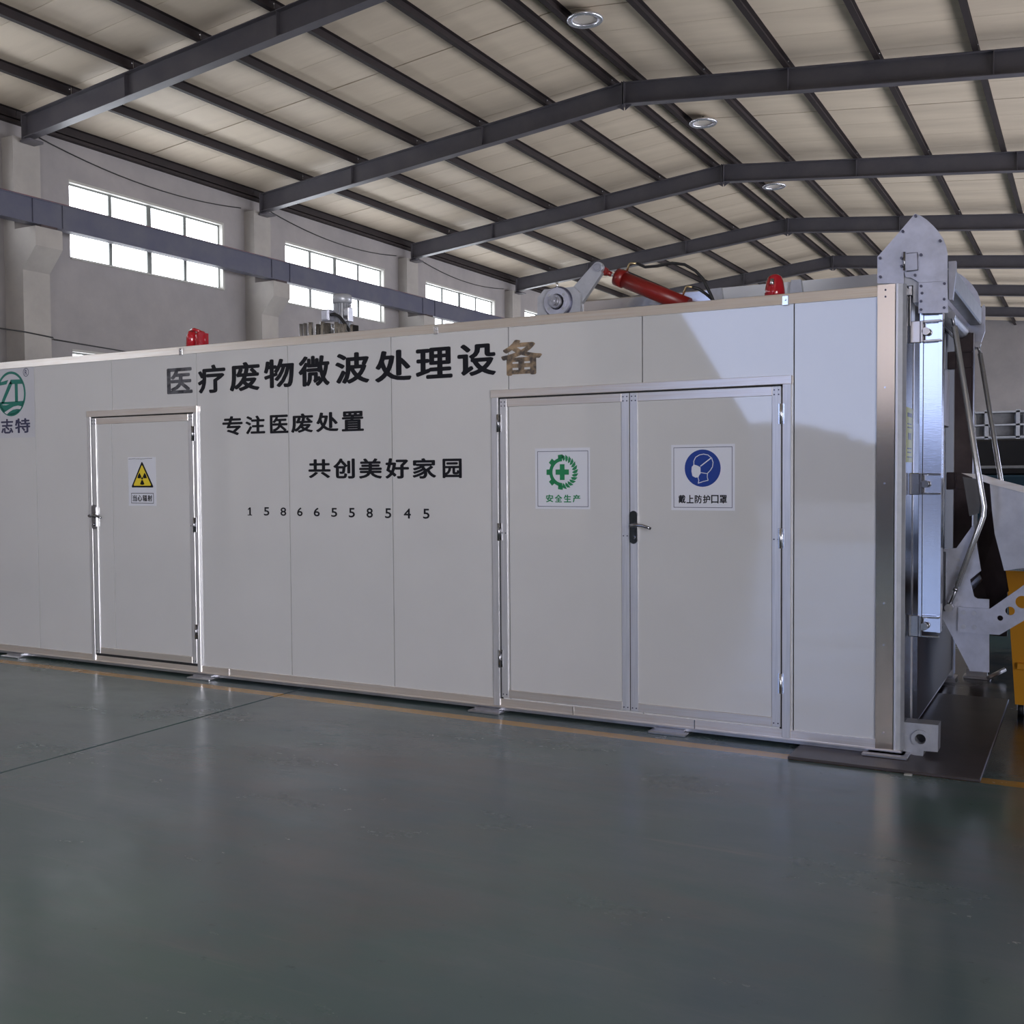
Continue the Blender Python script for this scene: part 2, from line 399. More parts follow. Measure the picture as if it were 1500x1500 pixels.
for s in (-1, 1):
    b = rafter_mesh(s); me = None
    for y in frames[1:-1]:
        if me is None: o = b.build('rafter', 'beam', ceiling); me = o.data
        else: o = bpy.data.objects.new('rafter', me); COL.objects.link(o); o.parent = ceiling
        o.location = (0, y, 0)
# purlins: C sections running along y, one per bay so each is a piece
px_left = [-16.58, -15.15, -13.66, -12.17, -10.69, -9.20, -7.86]
px_right = [-7.36, -6.10, -4.62, -3.14, -1.66, -.18, 1.30, 2.78, 4.2]
PZ0, PZ1 = 8.68, 8.86
bays = [(YG, frames[1])]+[(frames[i], frames[i+1]) for i in range(1, 10)]+[(frames[10], 54.6)]
pm = {}
for x in px_left+px_right:
    for y0, y1 in bays:
        key = (x, round(y1-y0, 3))
        z0 = rz(x, PZ0); z1 = rz(x, PZ1)
        if key not in pm:
            b = MB(); L_ = y1-y0-.004; g = 1 if x < -7.6 else -1
            b.box((x-.035, .004, z0+.004), (x-.031, L_, z1)); b.box((x-.035, .004, z0), (x+.055, L_, z0+.004)); b.box((x-.035, .004, z1-.012), (x+.035, L_, z1-.006))
            b.box((x+.051, .004, z0), (x+.055, L_, z0+.024))
            o = b.build('purlin', 'purlin', ceiling); pm[key] = o.data
        else:
            o = bpy.data.objects.new('purlin', pm[key]); COL.objects.link(o); o.parent = ceiling
        o.location = (0, y0, 0)
# cleat bolts where purlins sit on the rafters
b = MB()
for x in px_left[1:]+px_right[1:-1]:
    for y in frames[2:9]:
        z = rz(x, RT)+.09; b.cyl((x-.05, y-.10, z), (x-.036, y-.10, z), .012, 6); b.cyl((x+.036, y-.10, z), (x+.05, y-.10, z), .012, 6)
b = b.build('cleat_bolts', 'lampmetal', ceiling); b['kind'] = 'stuff'
# eave gutter flashing along the wall top
part(ceiling, 'eave_channel', 'purlin', lambda b: (b.box((WX-.01, YG, 7.70), (WX+.02, 54.5, 7.80)), b.box((WX+.02, YG, 7.70), (WX+.12, 54.5, 7.715)), b.box((WX+.105, YG, 7.715), (WX+.12, 54.5, 7.75))))

# high-bay lamps under the right slope beside the ridge
lab = ['round silver ceiling lamp nearest the top edge of the photo', 'round silver ceiling lamp between the second and third roof frames', 'round silver ceiling lamp farthest down the hall, above the warning lamp']
for (x, y), lb in zip([(-7.09, 15.50), (-7.05, 21.2), (-7.05, 26.75)], lab):
    z = 8.66
    t = thing('ceiling_lamp', lb, 'lamp', (x, y, z), 'round lamps along the roof ridge')
    def rim(b):
        n = 32; prof = [(.20, -.005), (.205, .03), (.27, .035), (.30, .01), (.27, -.02), (.20, -.005)]
        vs = []; 
        for r_, h in prof[:-1]:
            for j in range(n): a = 2*pi*j/n; vs.append((x+r_*cos(a), y+r_*sin(a), z+h))
        m = len(prof)-1
        fs = [(i*n+j, i*n+(j+1) % n, ((i+1) % m)*n+(j+1) % n, ((i+1) % m)*n+j) for i in range(m) for j in range(n)]
        b.add(vs, fs, 0, True)
    part(t, 'rim', 'lampmetal', rim)
    part(t, 'diffuser', 'lampglass', lambda b: b.cyl((x, y, z+.028), (x, y, z+.04), .204, 32))
    part(t, 'housing', 'lampmetal', lambda b: b.tube([(x, y, z+.04), (x, y, z+.10)], [.16, .08], 20))
    part(t, 'hanger', 'purlin', lambda b: b.cyl((x, y, z+.10), (x, y, rz(x, 8.86)), .012, 8))

# ------------------------------------------------------------------ crane beam on the corbels
cb = thing('crane_runway_beam', 'long blue-grey steel crane beam on corbels along the left wall', 'beam', (-15.95, YG+.3, 5.84))
cx = -15.93; z0 = 5.84; z1 = 6.27
part(cb, 'web', 'cranebeam', lambda b: b.box((cx+.07, YG+.3, z0+.014), (cx+.078, 54.3, z1-.014)))
part(cb, 'bottom_flange', 'cranebeam', lambda b: b.box((cx-.1, YG+.3, z0), (cx+.1, 54.3, z0+.014)))
part(cb, 'top_flange', 'cranebeam', lambda b: b.box((cx-.1, YG+.3, z1-.014), (cx+.1, 54.3, z1)))
part(cb, 'crane_rail', 'rust', lambda b: b.box((cx-.03, YG+.4, z1), (cx+.03, 54.2, z1+.035)))
for y in frames[1:-1]:
    part(cb, 'bearing_pad', 'darksteel', lambda b: b.box((cx-.11, y-.16, z0-.04), (cx+.12, y+.16, z0)))
    part(cb, 'stiffener', 'cranebeam', lambda b: (b.box((cx+.078, y-.3, z0+.014), (cx+.098, y-.288, z1-.014)), b.box((cx+.078, y+.3, z0+.014), (cx+.098, y+.312, z1-.014))))
    part(cb, 'tie_plate', 'darksteel', lambda b: b.box((-16.36, y+.0, z1+.0), (cx-.04, y+.34, z1+.02)))

# cables sagging along the wall under the eaves
def sag(p, q, d, n=14):
    p = Vector(p); q = Vector(q)
    return [p.lerp(q, i/n)-Vector((0, 0, d*4*(i/n)*(1-i/n))) for i in range(n+1)]
for y in frames[2:7]:
    part(wall_left, 'cable', 'dark', lambda b: b.tube(sag((WX+.03, y+.35, 7.62), (WX+.03, y+5.6, 7.45), .22), .011, 6))
part(wall_left, 'cable', 'dark', lambda b: b.tube([(-16.16, 11.0, 4.03), (-16.16, 12.1, 4.02), (-16.14, 12.65, 3.98), (-16.62, 13.05, 4.02), (-16.62, 14.4, 3.97), (-16.62, 18.0, 3.8)], .013, 6))

# ------------------------------------------------------------------ the container
FY = 5.81; BY = 8.25; XL = -12.9; XR = -.985; ZT = 2.483
C = thing('treatment_container', 'long white sandwich-panel container with aluminium edging standing on the green floor', 'container', (-6.9, 7.0, 0))
xs = [-.985, -1.42, -2.30, -3.19, -4.078, -4.961, -5.832, -6.735, -7.65, -8.53, -9.41, -10.29, -11.17, -12.05, XL]
for i in range(len(xs)-1):
    a, c = xs[i+1]+.0035, xs[i]-.0035
    part(C, 'wall_panel', 'panel', lambda b: b.box((a, FY, .088), (c, FY+.05, 2.445)))
for i in range(len(xs)-1):
    a, c = xs[i+1]+.002, xs[i]-.002
    part(C, 'wall_panel', 'panel', lambda b: b.box((a, BY-.05, .088), (c, BY, 2.445)))
for y0, y1 in ((5.86, 6.66), (6.66, 7.46), (7.46, 8.2)):
    part(C, 'wall_panel', 'panel', lambda b: b.box((XL, y0+.002, .088), (XL+.05, y1-.002, 2.445)))
part(C, 'core', 'black', lambda b: b.box((XL+.051, FY+.051, .09), (XR+.03, BY-.051, 2.44)))
part(C, 'roof_sheet', 'white', lambda b: b.box((XL, FY+.01, 2.445), (XR+.1, BY-.01, 2.482)))
tr = part(C, 'top_rail', 'alu_h', lambda b: b.prism([(FY-.012, 2.425), (FY-.002, 2.480), (FY+.002, ZT), (FY+.06, ZT), (FY+.06, 2.425)], 0, XL, XR))
part(C, 'top_rail', 'alu_h', lambda b: b.bev((XL, BY-.06, 2.425), (XR+.1, BY+.008, ZT), .003))
part(C, 'bottom_rail', 'alu_h', lambda b: (b.box((XL, FY-.010, .045), (XR, FY+.06, .094)), b.box((XL, FY-.016, .040), (XR+.13, FY+.06, .048))))
part(C, 'base_frame', 'steel_dull', lambda b: (b.box((XL, FY+.004, .018), (XR+.13, FY+.08, .040)), b.box((XL, BY-.08, .018), (XR+.13, BY, .088)), b.box((XL+.01, FY+.08, .03), (XR+.1, BY-.08, .088))))
# rail joint clips
for x in (-5.98, -3.72, -1.47):
    part(C, 'rail_clip', 'chrome', lambda b: (b.bev((x-.012, FY-.016, 2.418), (x+.022, FY-.006, 2.47), .002), b.cyl((x+.004, FY-.026, 2.45), (x+.004, FY-.016, 2.45), .007, 8)))
for x in (-5.55, -2.75, -8.2, -1.98):
    part(C, 'rail_splice', 'chrome_dark', lambda b: b.box((x-.002, FY-.0175, .042), (x+.002, FY-.0095, .094)))
# corner posts
def post(b):
    b.prism([(-.985, FY-.015), (-.898, FY-.008), (-.895, FY+.12), (-.985, FY+.12)], 2, .045, ZT)
cp = part(C, 'corner_post', 'post', post)
part(C, 'corner_edge', 'silver', lambda b: b.prism([(-.894, FY-.001), (-.862, FY+.004), (-.848, FY+.03), (-.848, FY+.045), (-.894, FY+.045)], 2, .045, ZT))
part(C, 'corner_bead', 'alu', lambda b: b.prism([(-.894, FY-.007), (-.884, FY-.007), (-.884, FY+.001), (-.894, FY+.001)], 2, .045, ZT))
for z in (2.455, 2.42, .60, .135, .82, 1.45, 1.95): part(cp, 'screw', 'bolt' if z > 2 else 'chrome', lambda b: b.cyl((-.945, FY-.016, z), (-.945, FY-.012, z), .005, 8))
part(C, 'corner_post', 'alu', lambda b: b.box((-.985, BY-.12, .045), (-.848, BY+.005, ZT)))
# end wall (stainless sheets, hatch and louvre)
part(C, 'end_sheet', 'endsheet', lambda b: b.box((-.868, FY+.047, .09), (-.850, 6.34, 2.47)))
part(C, 'end_sheet', 'endpanel', lambda b: b.box((-.872, 6.345, .09), (-.855, BY-.12, 2.47)))
part(C, 'end_trim', 'alu', lambda b: (b.box((-.850, 6.10, .09), (-.846, 6.13, 2.45)), b.box((-.85, 5.93, 2.44), (-.835, BY-.12, 2.484)), b.box((-.855, 7.34, .5), (-.835, 7.42, 2.40))))
part(C, 'hatch', 'column', lambda b: b.bev((-.855, 6.75, 1.35), (-.84, 7.33, 1.78), .003))
part(C, 'hatch_lid', 'darksteel', lambda b: b.bev((-.855, 6.60, 1.79), (-.80, 7.33, 2.15), .006))
lv = part(C, 'louvre_panel', 'black', lambda b: b.box((-.855, 6.70, .85), (-.845, 7.33, 1.33)))
for k in range(16): part(lv, 'slat', 'darksteel', lambda b: b.prism([(-.845, .865+k*.029), (-.828, .860+k*.029), (-.845, .885+k*.029)], 1, 6.71, 7.32))
# feet
for i, x in enumerate((-12.1, -10.0, -7.95, -5.80, -3.35, -2.13, -.93)):
    zb = .0162 if i == 6 else 0.0
    def foot(b):
        b.bev((x-.115, FY-.075, zb), (x+.115, FY+.10, zb+.014), .003); b.box((x-.09, FY-.03, zb+.014), (x+.09, FY+.10, .030))
    part(C, 'foot_plate', 'steel_dull', foot)
    part(C, 'foot_plate', 'steel_dull', lambda b: b.box((x-.1, BY-.15, 0 if i < 6 else 0), (x+.1, BY+.02, .03)))
# corner casting with its lifting eye
cc = MB()
c0 = [(-.875, .012+.03), (-.875, .185), (-.682, .188), (-.684, .046), (-.752, .044), (-.757, .012), (-.86, .022)]
def holed(b, pts, hole_c, hr, a0, a1, n=24):
    """plate (axis y) with a round hole: built as a bmesh with bridged rings"""
    bm = bmesh.new()
    for y in (a0, a1):
        ov = [bm.verts.new((p[0], y, p[1])) for p in pts]; oe = [bm.edges.new((ov[i], ov[(i+1) % len(ov)])) for i in range(len(ov))]
        es = list(oe)
        for (hc, hr_) in (hole_c if isinstance(hole_c, list) else [(hole_c, hr)]):
            hv = [bm.verts.new((hc[0]+hr_*cos(2*pi*j/n), y, hc[1]+hr_*sin(2*pi*j/n))) for j in range(n)]
            es += [bm.edges.new((hv[j], hv[(j+1) % n])) for j in range(n)]
        bmesh.ops.triangle_fill(bm, use_beauty=True, use_dissolve=False, edges=es)
    bm.verts.ensure_lookup_table(); N = len(bm.verts)//2; m = len(pts)
    loops = [list(range(m))]; k = m
    for _ in (hole_c if isinstance(hole_c, list) else [0]): loops.append(list(range(k, k+n))); k += n
    vs = [v.co.copy() for v in bm.verts]; vi = {v: i for i, v in enumerate(bm.verts)}
    fs = [[vi[v] for v in f.verts] for f in bm.faces]
    for lp in loops:
        for i in range(len(lp)): p, q = lp[i], lp[(i+1) % len(lp)]; fs.append([p, q, q+N, p+N])
    bm.free(); b.add(vs, fs)
hc = (-.768, .108)
castp = part(C, 'corner_casting', 'silver', lambda b: holed(b, c0, hc, .030, FY+.06, FY+.17))
part(castp, 'eye_ring', 'silver', lambda b: b.ring((hc[0], FY+.045, hc[1]), 1, .027, .046, .02))
part(castp, 'eye_bore', 'dark', lambda b: b.cyl((hc[0], FY+.12, hc[1]), (hc[0], FY+.165, hc[1]), .0295, 20))

# doors of the container
def door(x0, x1, z0, z1, jl, jr, hinge_x, handle_x, joint=None, hz=(1.83, 1.15, .35), bl=.048, br=.048, screws=True):
    d = part(C, 'door', 'panel', lambda b: b.box((x0, FY-.006, z0), (x1, FY+.0, z1)) if joint is None else (b.box((x0, FY-.006, z0), (joint-.0035, FY, z1)), b.box((joint+.0035, FY-.006, z0), (x1, FY, z1))))
    def edge(nm, a, c): part(d, nm, 'alu', lambda b: b.bev(a, c, .002))
    edge('edge_strip', (x0, FY-.014, z0), (x0+bl, FY-.006, z1)); edge('edge_strip', (x1-br, FY-.014, z0), (x1, FY-.006, z1))
    part(d, 'edge_strip', 'alu_h', lambda b: b.bev((x0+bl+.001, FY-.013, z1-.05), (x1-br-.001, FY-.006, z1), .002))
    part(d, 'edge_strip', 'alu_h', lambda b: b.bev((x0+bl+.001, FY-.013, z0), (x1-br-.001, FY-.006, z0+.05), .002))
    if screws:
        for x in (x0+.012, x0+bl-.012, x1-br+.012, x1-.012):
            for z in (z1-.02, z1-.045, z0+.02, (z0+z1)/2+.1): part(d, 'screw', 'bolt', lambda b: b.cyl((x, FY-.017, z), (x, FY-.014, z), .0042, 6))
    for z in hz:
        part(d, 'hinge', 'chrome_dark' if joint else 'chrome', lambda b: (b.cyl((hinge_x, FY-.026, z-.055), (hinge_x, FY-.026, z+.055), .008, 10), b.box((hinge_x-.016, FY-.020, z-.055), (hinge_x+.016, FY-.016, z+.055))))
    if handle_x is not None:
        hx = handle_x
        def pl(b):
            n = 10; hw = .024
            pts = [(hx+hw*cos(a), 1.268+hw*sin(a)) for a in [pi*i/n for i in range(n+1)]]+[(hx-hw*cos(a), 1.122-hw*sin(a)) for a in [pi*i/n for i in range(n+1)]]
            b.prism(pts, 1, FY-.026, FY-.014)
        h = part(d, 'handle', 'chrome_dark', lambda b: (pl(b), b.cyl((hx, FY-.026, 1.205), (hx, FY-.066, 1.205), .013, 12),
            b.tube([(hx-.008, FY-.064, 1.205), (hx+.03, FY-.066, 1.210), (hx+.07, FY-.064, 1.208), (hx+.10, FY-.060, 1.199), (hx+.122, FY-.056, 1.190)], [.011, .010, .009, .009, .008], 10),
            b.cyl((hx, FY-.026, 1.135), (hx, FY-.036, 1.135), .011, 12), b.ring((hx, FY-.032, 1.205), 1, .014, .022, .006)))
    return d
# single door on the left: frame, gasket, leaf
def frame_bars(x0, x1, z0, z1, w, top_w):
    part(C, 'door_frame', 'alu', lambda b: b.bev((x0, FY-.018, z0), (x0+w, FY, z1-.001), .002))
    part(C, 'door_frame', 'alu', lambda b: b.bev((x1-w, FY-.018, z0), (x1, FY, z1-.001), .002))
    part(C, 'door_frame', 'alu_h', lambda b: b.bev((x0-.004, FY-.022, z1-top_w), (x1+.004, FY, z1+.002), .002))
    part(C, 'gasket', 'dark', lambda b: (b.box((x0+w, FY-.003, z0+.02), (x0+w+.016, FY, z1-top_w)), b.box((x1-w-.016, FY-.003, z0+.02), (x1-w, FY, z1-top_w)), b.box((x0+w, FY-.003, z1-top_w-.018), (x1-w, FY, z1-top_w))))
frame_bars(-7.005, -5.822, .048, 2.032, .036, .045)
part(C, 'gasket', 'dark', lambda b: b.box((-6.96, FY-.012, .088), (-5.85, FY-.009, .108)))
door(-6.961, -5.866, .106, 1.978, 0, 0, -5.860, -6.945, joint=-6.742)
# double door on the right
frame_bars(-3.306, -1.432, .05, 2.036, .046, .045)
door(-3.248, -2.380, .105, 1.982, 0, 0, -3.254, None, joint=-3.19)
door(-2.374, -1.488, .105, 1.982, 0, 0, -1.484, -2.349, joint=None)
part(C, 'door_seal', 'dark', lambda b: b.box((-2.381, FY-.008, .11), (-2.373, FY-.003, 1.98)))

# ------------------------------------------------------------------ lettering helpers
_cc = {}
def glyph_mesh(ch):
    if ch == '1': return ([Vector(v) for v in ((.40, .10, 0), (.66, .10, 0), (.66, 1, 0), (.44, 1, 0), (.18, .80, 0), (.18, .64, 0), (.40, .78, 0), (.12, 0, 0), (.86, 0, 0), (.86, .10, 0), (.12, .10, 0))], [(0, 1, 2, 6), (6, 2, 3), (6, 3, 4, 5), (7, 8, 9, 10)])
    if ch in _cc: return _cc[ch]
    cu = bpy.data.curves.new('glyph', 'FONT'); cu.body = ch; cu.size = 1; cu.resolution_u = 3; cu.fill_mode = 'FRONT'
    o = bpy.data.objects.new('glyph', cu); COL.objects.link(o); dg = bpy.context.evaluated_depsgraph_get()
    me = bpy.data.meshes.new_from_object(o.evaluated_get(dg)); bpy.data.objects.remove(o)
    vs = [v.co.copy() for v in me.vertices]; fs = [tuple(p.vertices) for p in me.polygons]; bpy.data.meshes.remove(me)
    _cc[ch] = (vs, fs); return _cc[ch]
def character(parent, ch, x0, x1, z0, z1, y, m='vinyl', off=.018, name='character', plane='y'):
    """one letter as thin film; heavier strokes come from copies shifted by the stroke gain"""
    vs, fs = glyph_mesh(ch)
    ax = min(v.x for v in vs); bx = max(v.x for v in vs); az = min(v.y for v in vs); bz = max(v.y for v in vs)
    gx_ = off*(x1-x0); gz_ = off*(z1-z0)*.8
    b = MB(); offs = [(0, 0)]+[(cos(a), sin(a)) for a in [pi/4*i for i in range(8)]] if off > 0 and ch != '1' else [(0, 0)]
    for i, (dx, dz) in enumerate(offs):
        out = []
        for v in vs:
            u = x0+gx_+(v.x-ax)/(bx-ax)*(x1-x0-2*gx_)+dx*gx_; w = z0+gz_+(v.y-az)/(bz-az)*(z1-z0-2*gz_)+dz*gz_
            out.append((u, y-i*.00003, w) if plane == 'y' else (y+i*.00003, u, w))
        b.add(out, fs)
    me_off = Vector((0, 0, 0)); p = parent
    while p is not None: me_off += p.location; p = p.parent
    me = bpy.data.meshes.new(name); me.from_pydata([Vector(v)-me_off for v in b.v], [], b.f); me.materials.append(MT[m]); me.update()
    o = bpy.data.objects.new(name, me); COL.objects.link(o); o.parent = parent; return o

def zoom_pt(zx, zy): return (230+zx*.38667, 480+zy*.38667)
def line(chars, boxes, m='vinyl', off=.03):
    for ch, (a, c, t, bt) in zip(chars, boxes):
        p = onY(*zoom_pt(a, (t+bt)/2), FY); q = onY(*zoom_pt(c, (t+bt)/2), FY)
        top = onY(*zoom_pt((a+c)/2, t), FY); bot = onY(*zoom_pt((a+c)/2, bt), FY)
        mm = {'备': 'vinyl_tan_sheen', '医': 'vinyl_grey_sheen' if t < 200 else 'vinyl'}.get(ch, m)
        character(C, ch, p[0], q[0], bot[1], top[1], FY-.0012, mm, off)
line('医疗废物微波处理设备', [(38,135,152,250),(155,260,140,248),(275,390,130,240),(405,520,118,228),(536,655,106,222),(675,805,94,212),(825,965,85,205),(980,1120,75,193),(1138,1285,60,183),(1303,1460,44,180)], off=.034)
line('专注医废处置', [(248,325,335,408),(335,410,333,403),(428,498,330,400),(508,592,325,398),(602,688,320,395),(700,784,316,392)], off=.034)
line('共创美好家园', [(574,658,498,570),(668,750,495,572),(765,853,495,572),(865,955,494,572),(968,1058,494,572),(1082,1155,496,570)], off=.034)
line('15866558545', [(343,361,680,712),(405,426,680,712),(468,490,681,713),(531,552,681,714),(594,617,682,715),(660,683,683,717),(727,750,683,719),(794,818,683,720),(864,888,684,722),(935,962,685,723),(1008,1033,686,724)], off=.03)

# ------------------------------------------------------------------ signs
def disc(cx, cz, r, n=40, a0=0, a1=2*pi): return [(cx+r*cos(a0+(a1-a0)*i/n), cz+r*sin(a0+(a1-a0)*i/n)) for i in range(n if abs(a1-a0-2*pi) < 1e-6 else n+1)]
def flat(parent, name, m, polys, y, t=.0005):
    return part(parent, name, m, lambda b: [b.prism(p, 1, y, y-t) for p in polys])
def border(x0, x1, z0, z1, w): return [[(x0,z0),(x1,z0),(x1,z0+w),(x0,z0+w)], [(x0,z1-w),(x1,z1-w),(x1,z1),(x0,z1)], [(x0,z0+w),(x0+w,z0+w),(x0+w,z1-w),(x0,z1-w)], [(x1-w,z0+w),(x1,z0+w),(x1,z1-w),(x1-w,z1-w)]]
SY = FY-.0062
# safety production sign (green)
x0, x1, z0, z1 = -3.004, -2.634, 1.297, 1.668
sg = thing('safety_sign', 'white square sign with green gear and cross emblem on the narrower double-door leaf', 'sign', ((x0+x1)/2, SY, z0))
part(sg, 'sheet', 'sticker', lambda b: b.prism([(x0,z0),(x1,z0),(x1,z1),(x0,z1)], 1, SY, SY-.001))
y = SY-.001
flat(sg, 'border', 'navy', border(x0+.016, x1-.012, z0+.014, z1-.018, .003), y)
ex, ez, R = -2.819, 1.522, .098
gear = []
for i in range(24):                           # left half ring
    a, c = pi/2+pi*i/24, pi/2+pi*(i+1)/24
    gear.append([(ex+.066*cos(a), ez+.066*sin(a)), (ex+.088*cos(a), ez+.088*sin(a)), (ex+.088*cos(c), ez+.088*sin(c)), (ex+.066*cos(c), ez+.066*sin(c))])
for k in range(5):
    a = pi/2+pi*(k+.5)/5*1.0 if 0 else [pi*.54, pi*.77, pi, pi*1.23, pi*1.46][k]
    w = .15
    gear.append([(ex+.086*cos(a-w-.05), ez+.086*sin(a-w-.05)), (ex+.108*cos(a-w), ez+.108*sin(a-w)), (ex+.108*cos(a+w), ez+.108*sin(a+w)), (ex+.086*cos(a+w+.05), ez+.086*sin(a+w+.05))])
w = .016
gear += [[(ex-.045, ez-w), (ex+.045, ez-w), (ex+.045, ez+w), (ex-.045, ez+w)], [(ex-w, ez+w), (ex+w, ez+w), (ex+w, ez+.048), (ex-w, ez+.048)], [(ex-w, ez-.048), (ex+w, ez-.048), (ex+w, ez-w), (ex-w, ez-w)]]
for k in range(13):                           # wheat leaves on the right
    a = -pi/2+.14+(pi-.25)*k/12
    p = lambda r_, t: (ex+r_*cos(t), ez+r_*sin(t))
    gear.append([p(.066, a-.05), p(.082, a-.13), p(.099, a-.05), p(.108, a+.15), p(.090, a+.12), p(.076, a+.06)] if 1 else [])
flat(sg, 'emblem', 'green', gear, y)
for i, ch in enumerate('安全生产'):
    a = -2.931+i*.0605; character(sg, ch, a, a+.051, 1.338, 1.385, y-.0004, 'green', .035)
# mask sign (blue)
x0, x1, z0, z1 = -2.121, -1.7465, 1.298, 1.673
mg = thing('mask_sign', 'white square sign with blue masked-head disc on the handled double-door leaf', 'sign', ((x0+x1)/2, SY, z0))
part(mg, 'sheet', 'sticker', lambda b: b.prism([(x0,z0),(x1,z0),(x1,z1),(x0,z1)], 1, SY, SY-.001))
flat(mg, 'border', 'navy', border(x0+.014, x1-.014, z0+.015, z1-.015, .003), y)
bx, bz, br = -1.934, 1.538, .106
flat(mg, 'blue_disc', 'blue', [disc(bx, bz, br)], y)
def z2(zx, zy): return onY(770+zx*.21333, 640+zy*.21333, FY)
def stroke(pts, w):
    out = []
    for i in range(len(pts)-1):
        p = Vector(pts[i]); q = Vector(pts[i+1]); d = (q-p); 
        if d.length < 1e-6: continue
        d.normalize(); n_ = Vector((-d.y, d.x))*w/2; e = d*w*.35
        out.append([tuple(p-n_-e), tuple(q-n_+e), tuple(q+n_+e), tuple(p+n_-e)])
    return out
head = [z2(*q) for q in [(1158,195),(1158,165),(1170,140),(1195,124),(1225,118),(1255,124),(1280,145),(1290,175),(1286,205),(1272,228),(1252,250),(1250,275),(1256,298),(1222,306),(1188,318),(1192,298),(1186,276)]]
flat(mg, 'head_outline', 'sticker', stroke(head, .0045)+stroke([z2(1205,200), z2(1272,148)], .006)+stroke([z2(1205,245), z2(1250,252)], .004), y-.0005)
mask = [z2(*q) for q in [(1158,190),(1180,196),(1203,208),(1204,252),(1196,262),(1190,276),(1170,280),(1148,268),(1142,236),(1144,206)]]
flat(mg, 'mask', 'sticker', [mask], y-.0005, .0008)
for i, ch in enumerate('戴上防护口罩'):
    a = -2.078+i*.0487; character(mg, ch, a, a+.043, 1.338, 1.386, y-.0004, 'vinyl', .03)
# radiation sign (yellow triangle)
x0, x1, z0, z1 = -6.565, -6.266, 1.288, 1.662
rg = thing('radiation_sign', 'white sign with yellow radiation warning triangle on the single door', 'sign', ((x0+x1)/2, SY, z0))
part(rg, 'sheet', 'sticker', lambda b: b.prism([(x0,z0),(x1,z0),(x1,z1),(x0,z1)], 1, SY, SY-.001))
part(rg, 'film_edge', 'chrome', lambda b: b.tube([(x0+.01, SY-.0045, z1-.012), (x0+.08, SY-.005, z1-.010), (x0+.15, SY-.0045, z1-.013), (x1-.03, SY-.005, z1-.009)], .0025, 6))
tcx = -6.413; tb = 1.429; tt = 1.632; hw = .122
def rtri(s): 
    out = []; pts = [(tcx-hw, tb), (tcx+hw, tb), (tcx, tt)]; c_ = Vector((tcx, tb+(tt-tb)/3)); r_ = .016*s
    P = [c_+(Vector(p)-c_)*s for p in pts]
    for i, p in enumerate(P):
        d0 = (P[i-1]-p).normalized(); d1 = (P[(i+1) % 3]-p).normalized()
        for t in (0, .25, .5, .75, 1): q = (p+d0*r_)*(1-t)**2+p*2*t*(1-t)+(p+d1*r_)*t*t; out.append(tuple(q))
    return out
flat(rg, 'triangle_border', 'vinyl', [rtri(1)], y); flat(rg, 'triangle', 'yellow', [rtri(.80)], y-.0005)
tz = tb+.070; tre = [disc(tcx, tz, .010, 16)]
for a in (pi/6, 5*pi/6, 3*pi/2):
    tre.append([(tcx+.014*cos(a+t), tz+.014*sin(a+t)) for t in (.5, .25, 0, -.25, -.5)]+[(tcx+.050*cos(a+t), tz+.050*sin(a+t)) for t in (-.5, -.25, 0, .25, .5)])
flat(rg, 'trefoil', 'vinyl', tre, y-.001)
flat(rg, 'text_border', 'vinyl', border(x0+.028, x1-.028, z0+.018, z0+.098, .004), y)
for i, ch in enumerate('当心辐射'):
    a = x0+.043+i*.0545; character(rg, ch, a, a+.048, z0+.034, z0+.083, y-.0004, 'vinyl', .03)
# company logo sheet at the far left
x0, x1, z0, z1 = -8.245, -7.652, 1.846, 2.422
LY = FY-.0006
lg = thing('logo_sheet', 'silvery logo sheet with a teal round emblem at the left end of the container', 'sign', (-7.95, LY, z0))
part(lg, 'sheet', 'logosheet', lambda b: b.prism([(x0,z0),(x1,z0),(x1,z1),(x0,z1)], 1, LY, LY-.001))
y = LY-.001
cxl, czl, rl = -7.947, 2.213, .187
def lz(zx, zy): p = onY(zx*.0866, 520+zy*.0866, FY); return p
flat(lg, 'emblem_ring', 'teal', [[(cxl+rl*cos(a), czl+rl*sin(a)), (cxl+rl*cos(c), czl+rl*sin(c)), (cxl+.166*cos(c), czl+.166*sin(c)), (cxl+.166*cos(a), czl+.166*sin(a))] for a, c in [(2*pi*i/48, 2*pi*(i+1)/48) for i in range(48)]], y)
def clipc(pts, r_=.172):
    out = []
    for p in pts:
        d = Vector((p[0]-cxl, p[1]-czl)); 
        if d.length > r_: d = d.normalized()*r_
        out.append((cxl+d.x, czl+d.y))
    return out
tp = czl+.118; tq = czl+.082
letters = [clipc([(cxl-.16, tp), (cxl-.03, tp), (cxl-.055, tq), (cxl-.17, tq)]), clipc([(cxl, tp), (cxl+.13, tp), (cxl+.165, tq), (cxl-.02, tq)]),
    [(cxl-.002, tp-.01), (cxl+.02, tq), (cxl-.095, czl-.075), (cxl-.135, czl-.075), (cxl-.03, tq)],
    [(cxl+.050, tq), (cxl+.088, tq), (cxl+.088, czl-.07), (cxl+.050, czl-.07)]]
low = [(cxl+.172*cos(a), czl+.172*sin(a)) for a in [radians(202+136*i/20) for i in range(21)]]
flat(lg, 'monogram', 'teal', letters+[low], y)
wave = [lz(*q) for q in [(80,970),(150,925),(230,875),(310,855),(368,870),(345,918),(290,912),(220,928),(160,965),(120,1005)]]
flat(lg, 'wave', 'logosheet', [wave, [lz(*q) for q in [(40,838),(100,832),(160,835),(110,850),(60,850)]]], y-.0005)
ar = lz(441, 293)
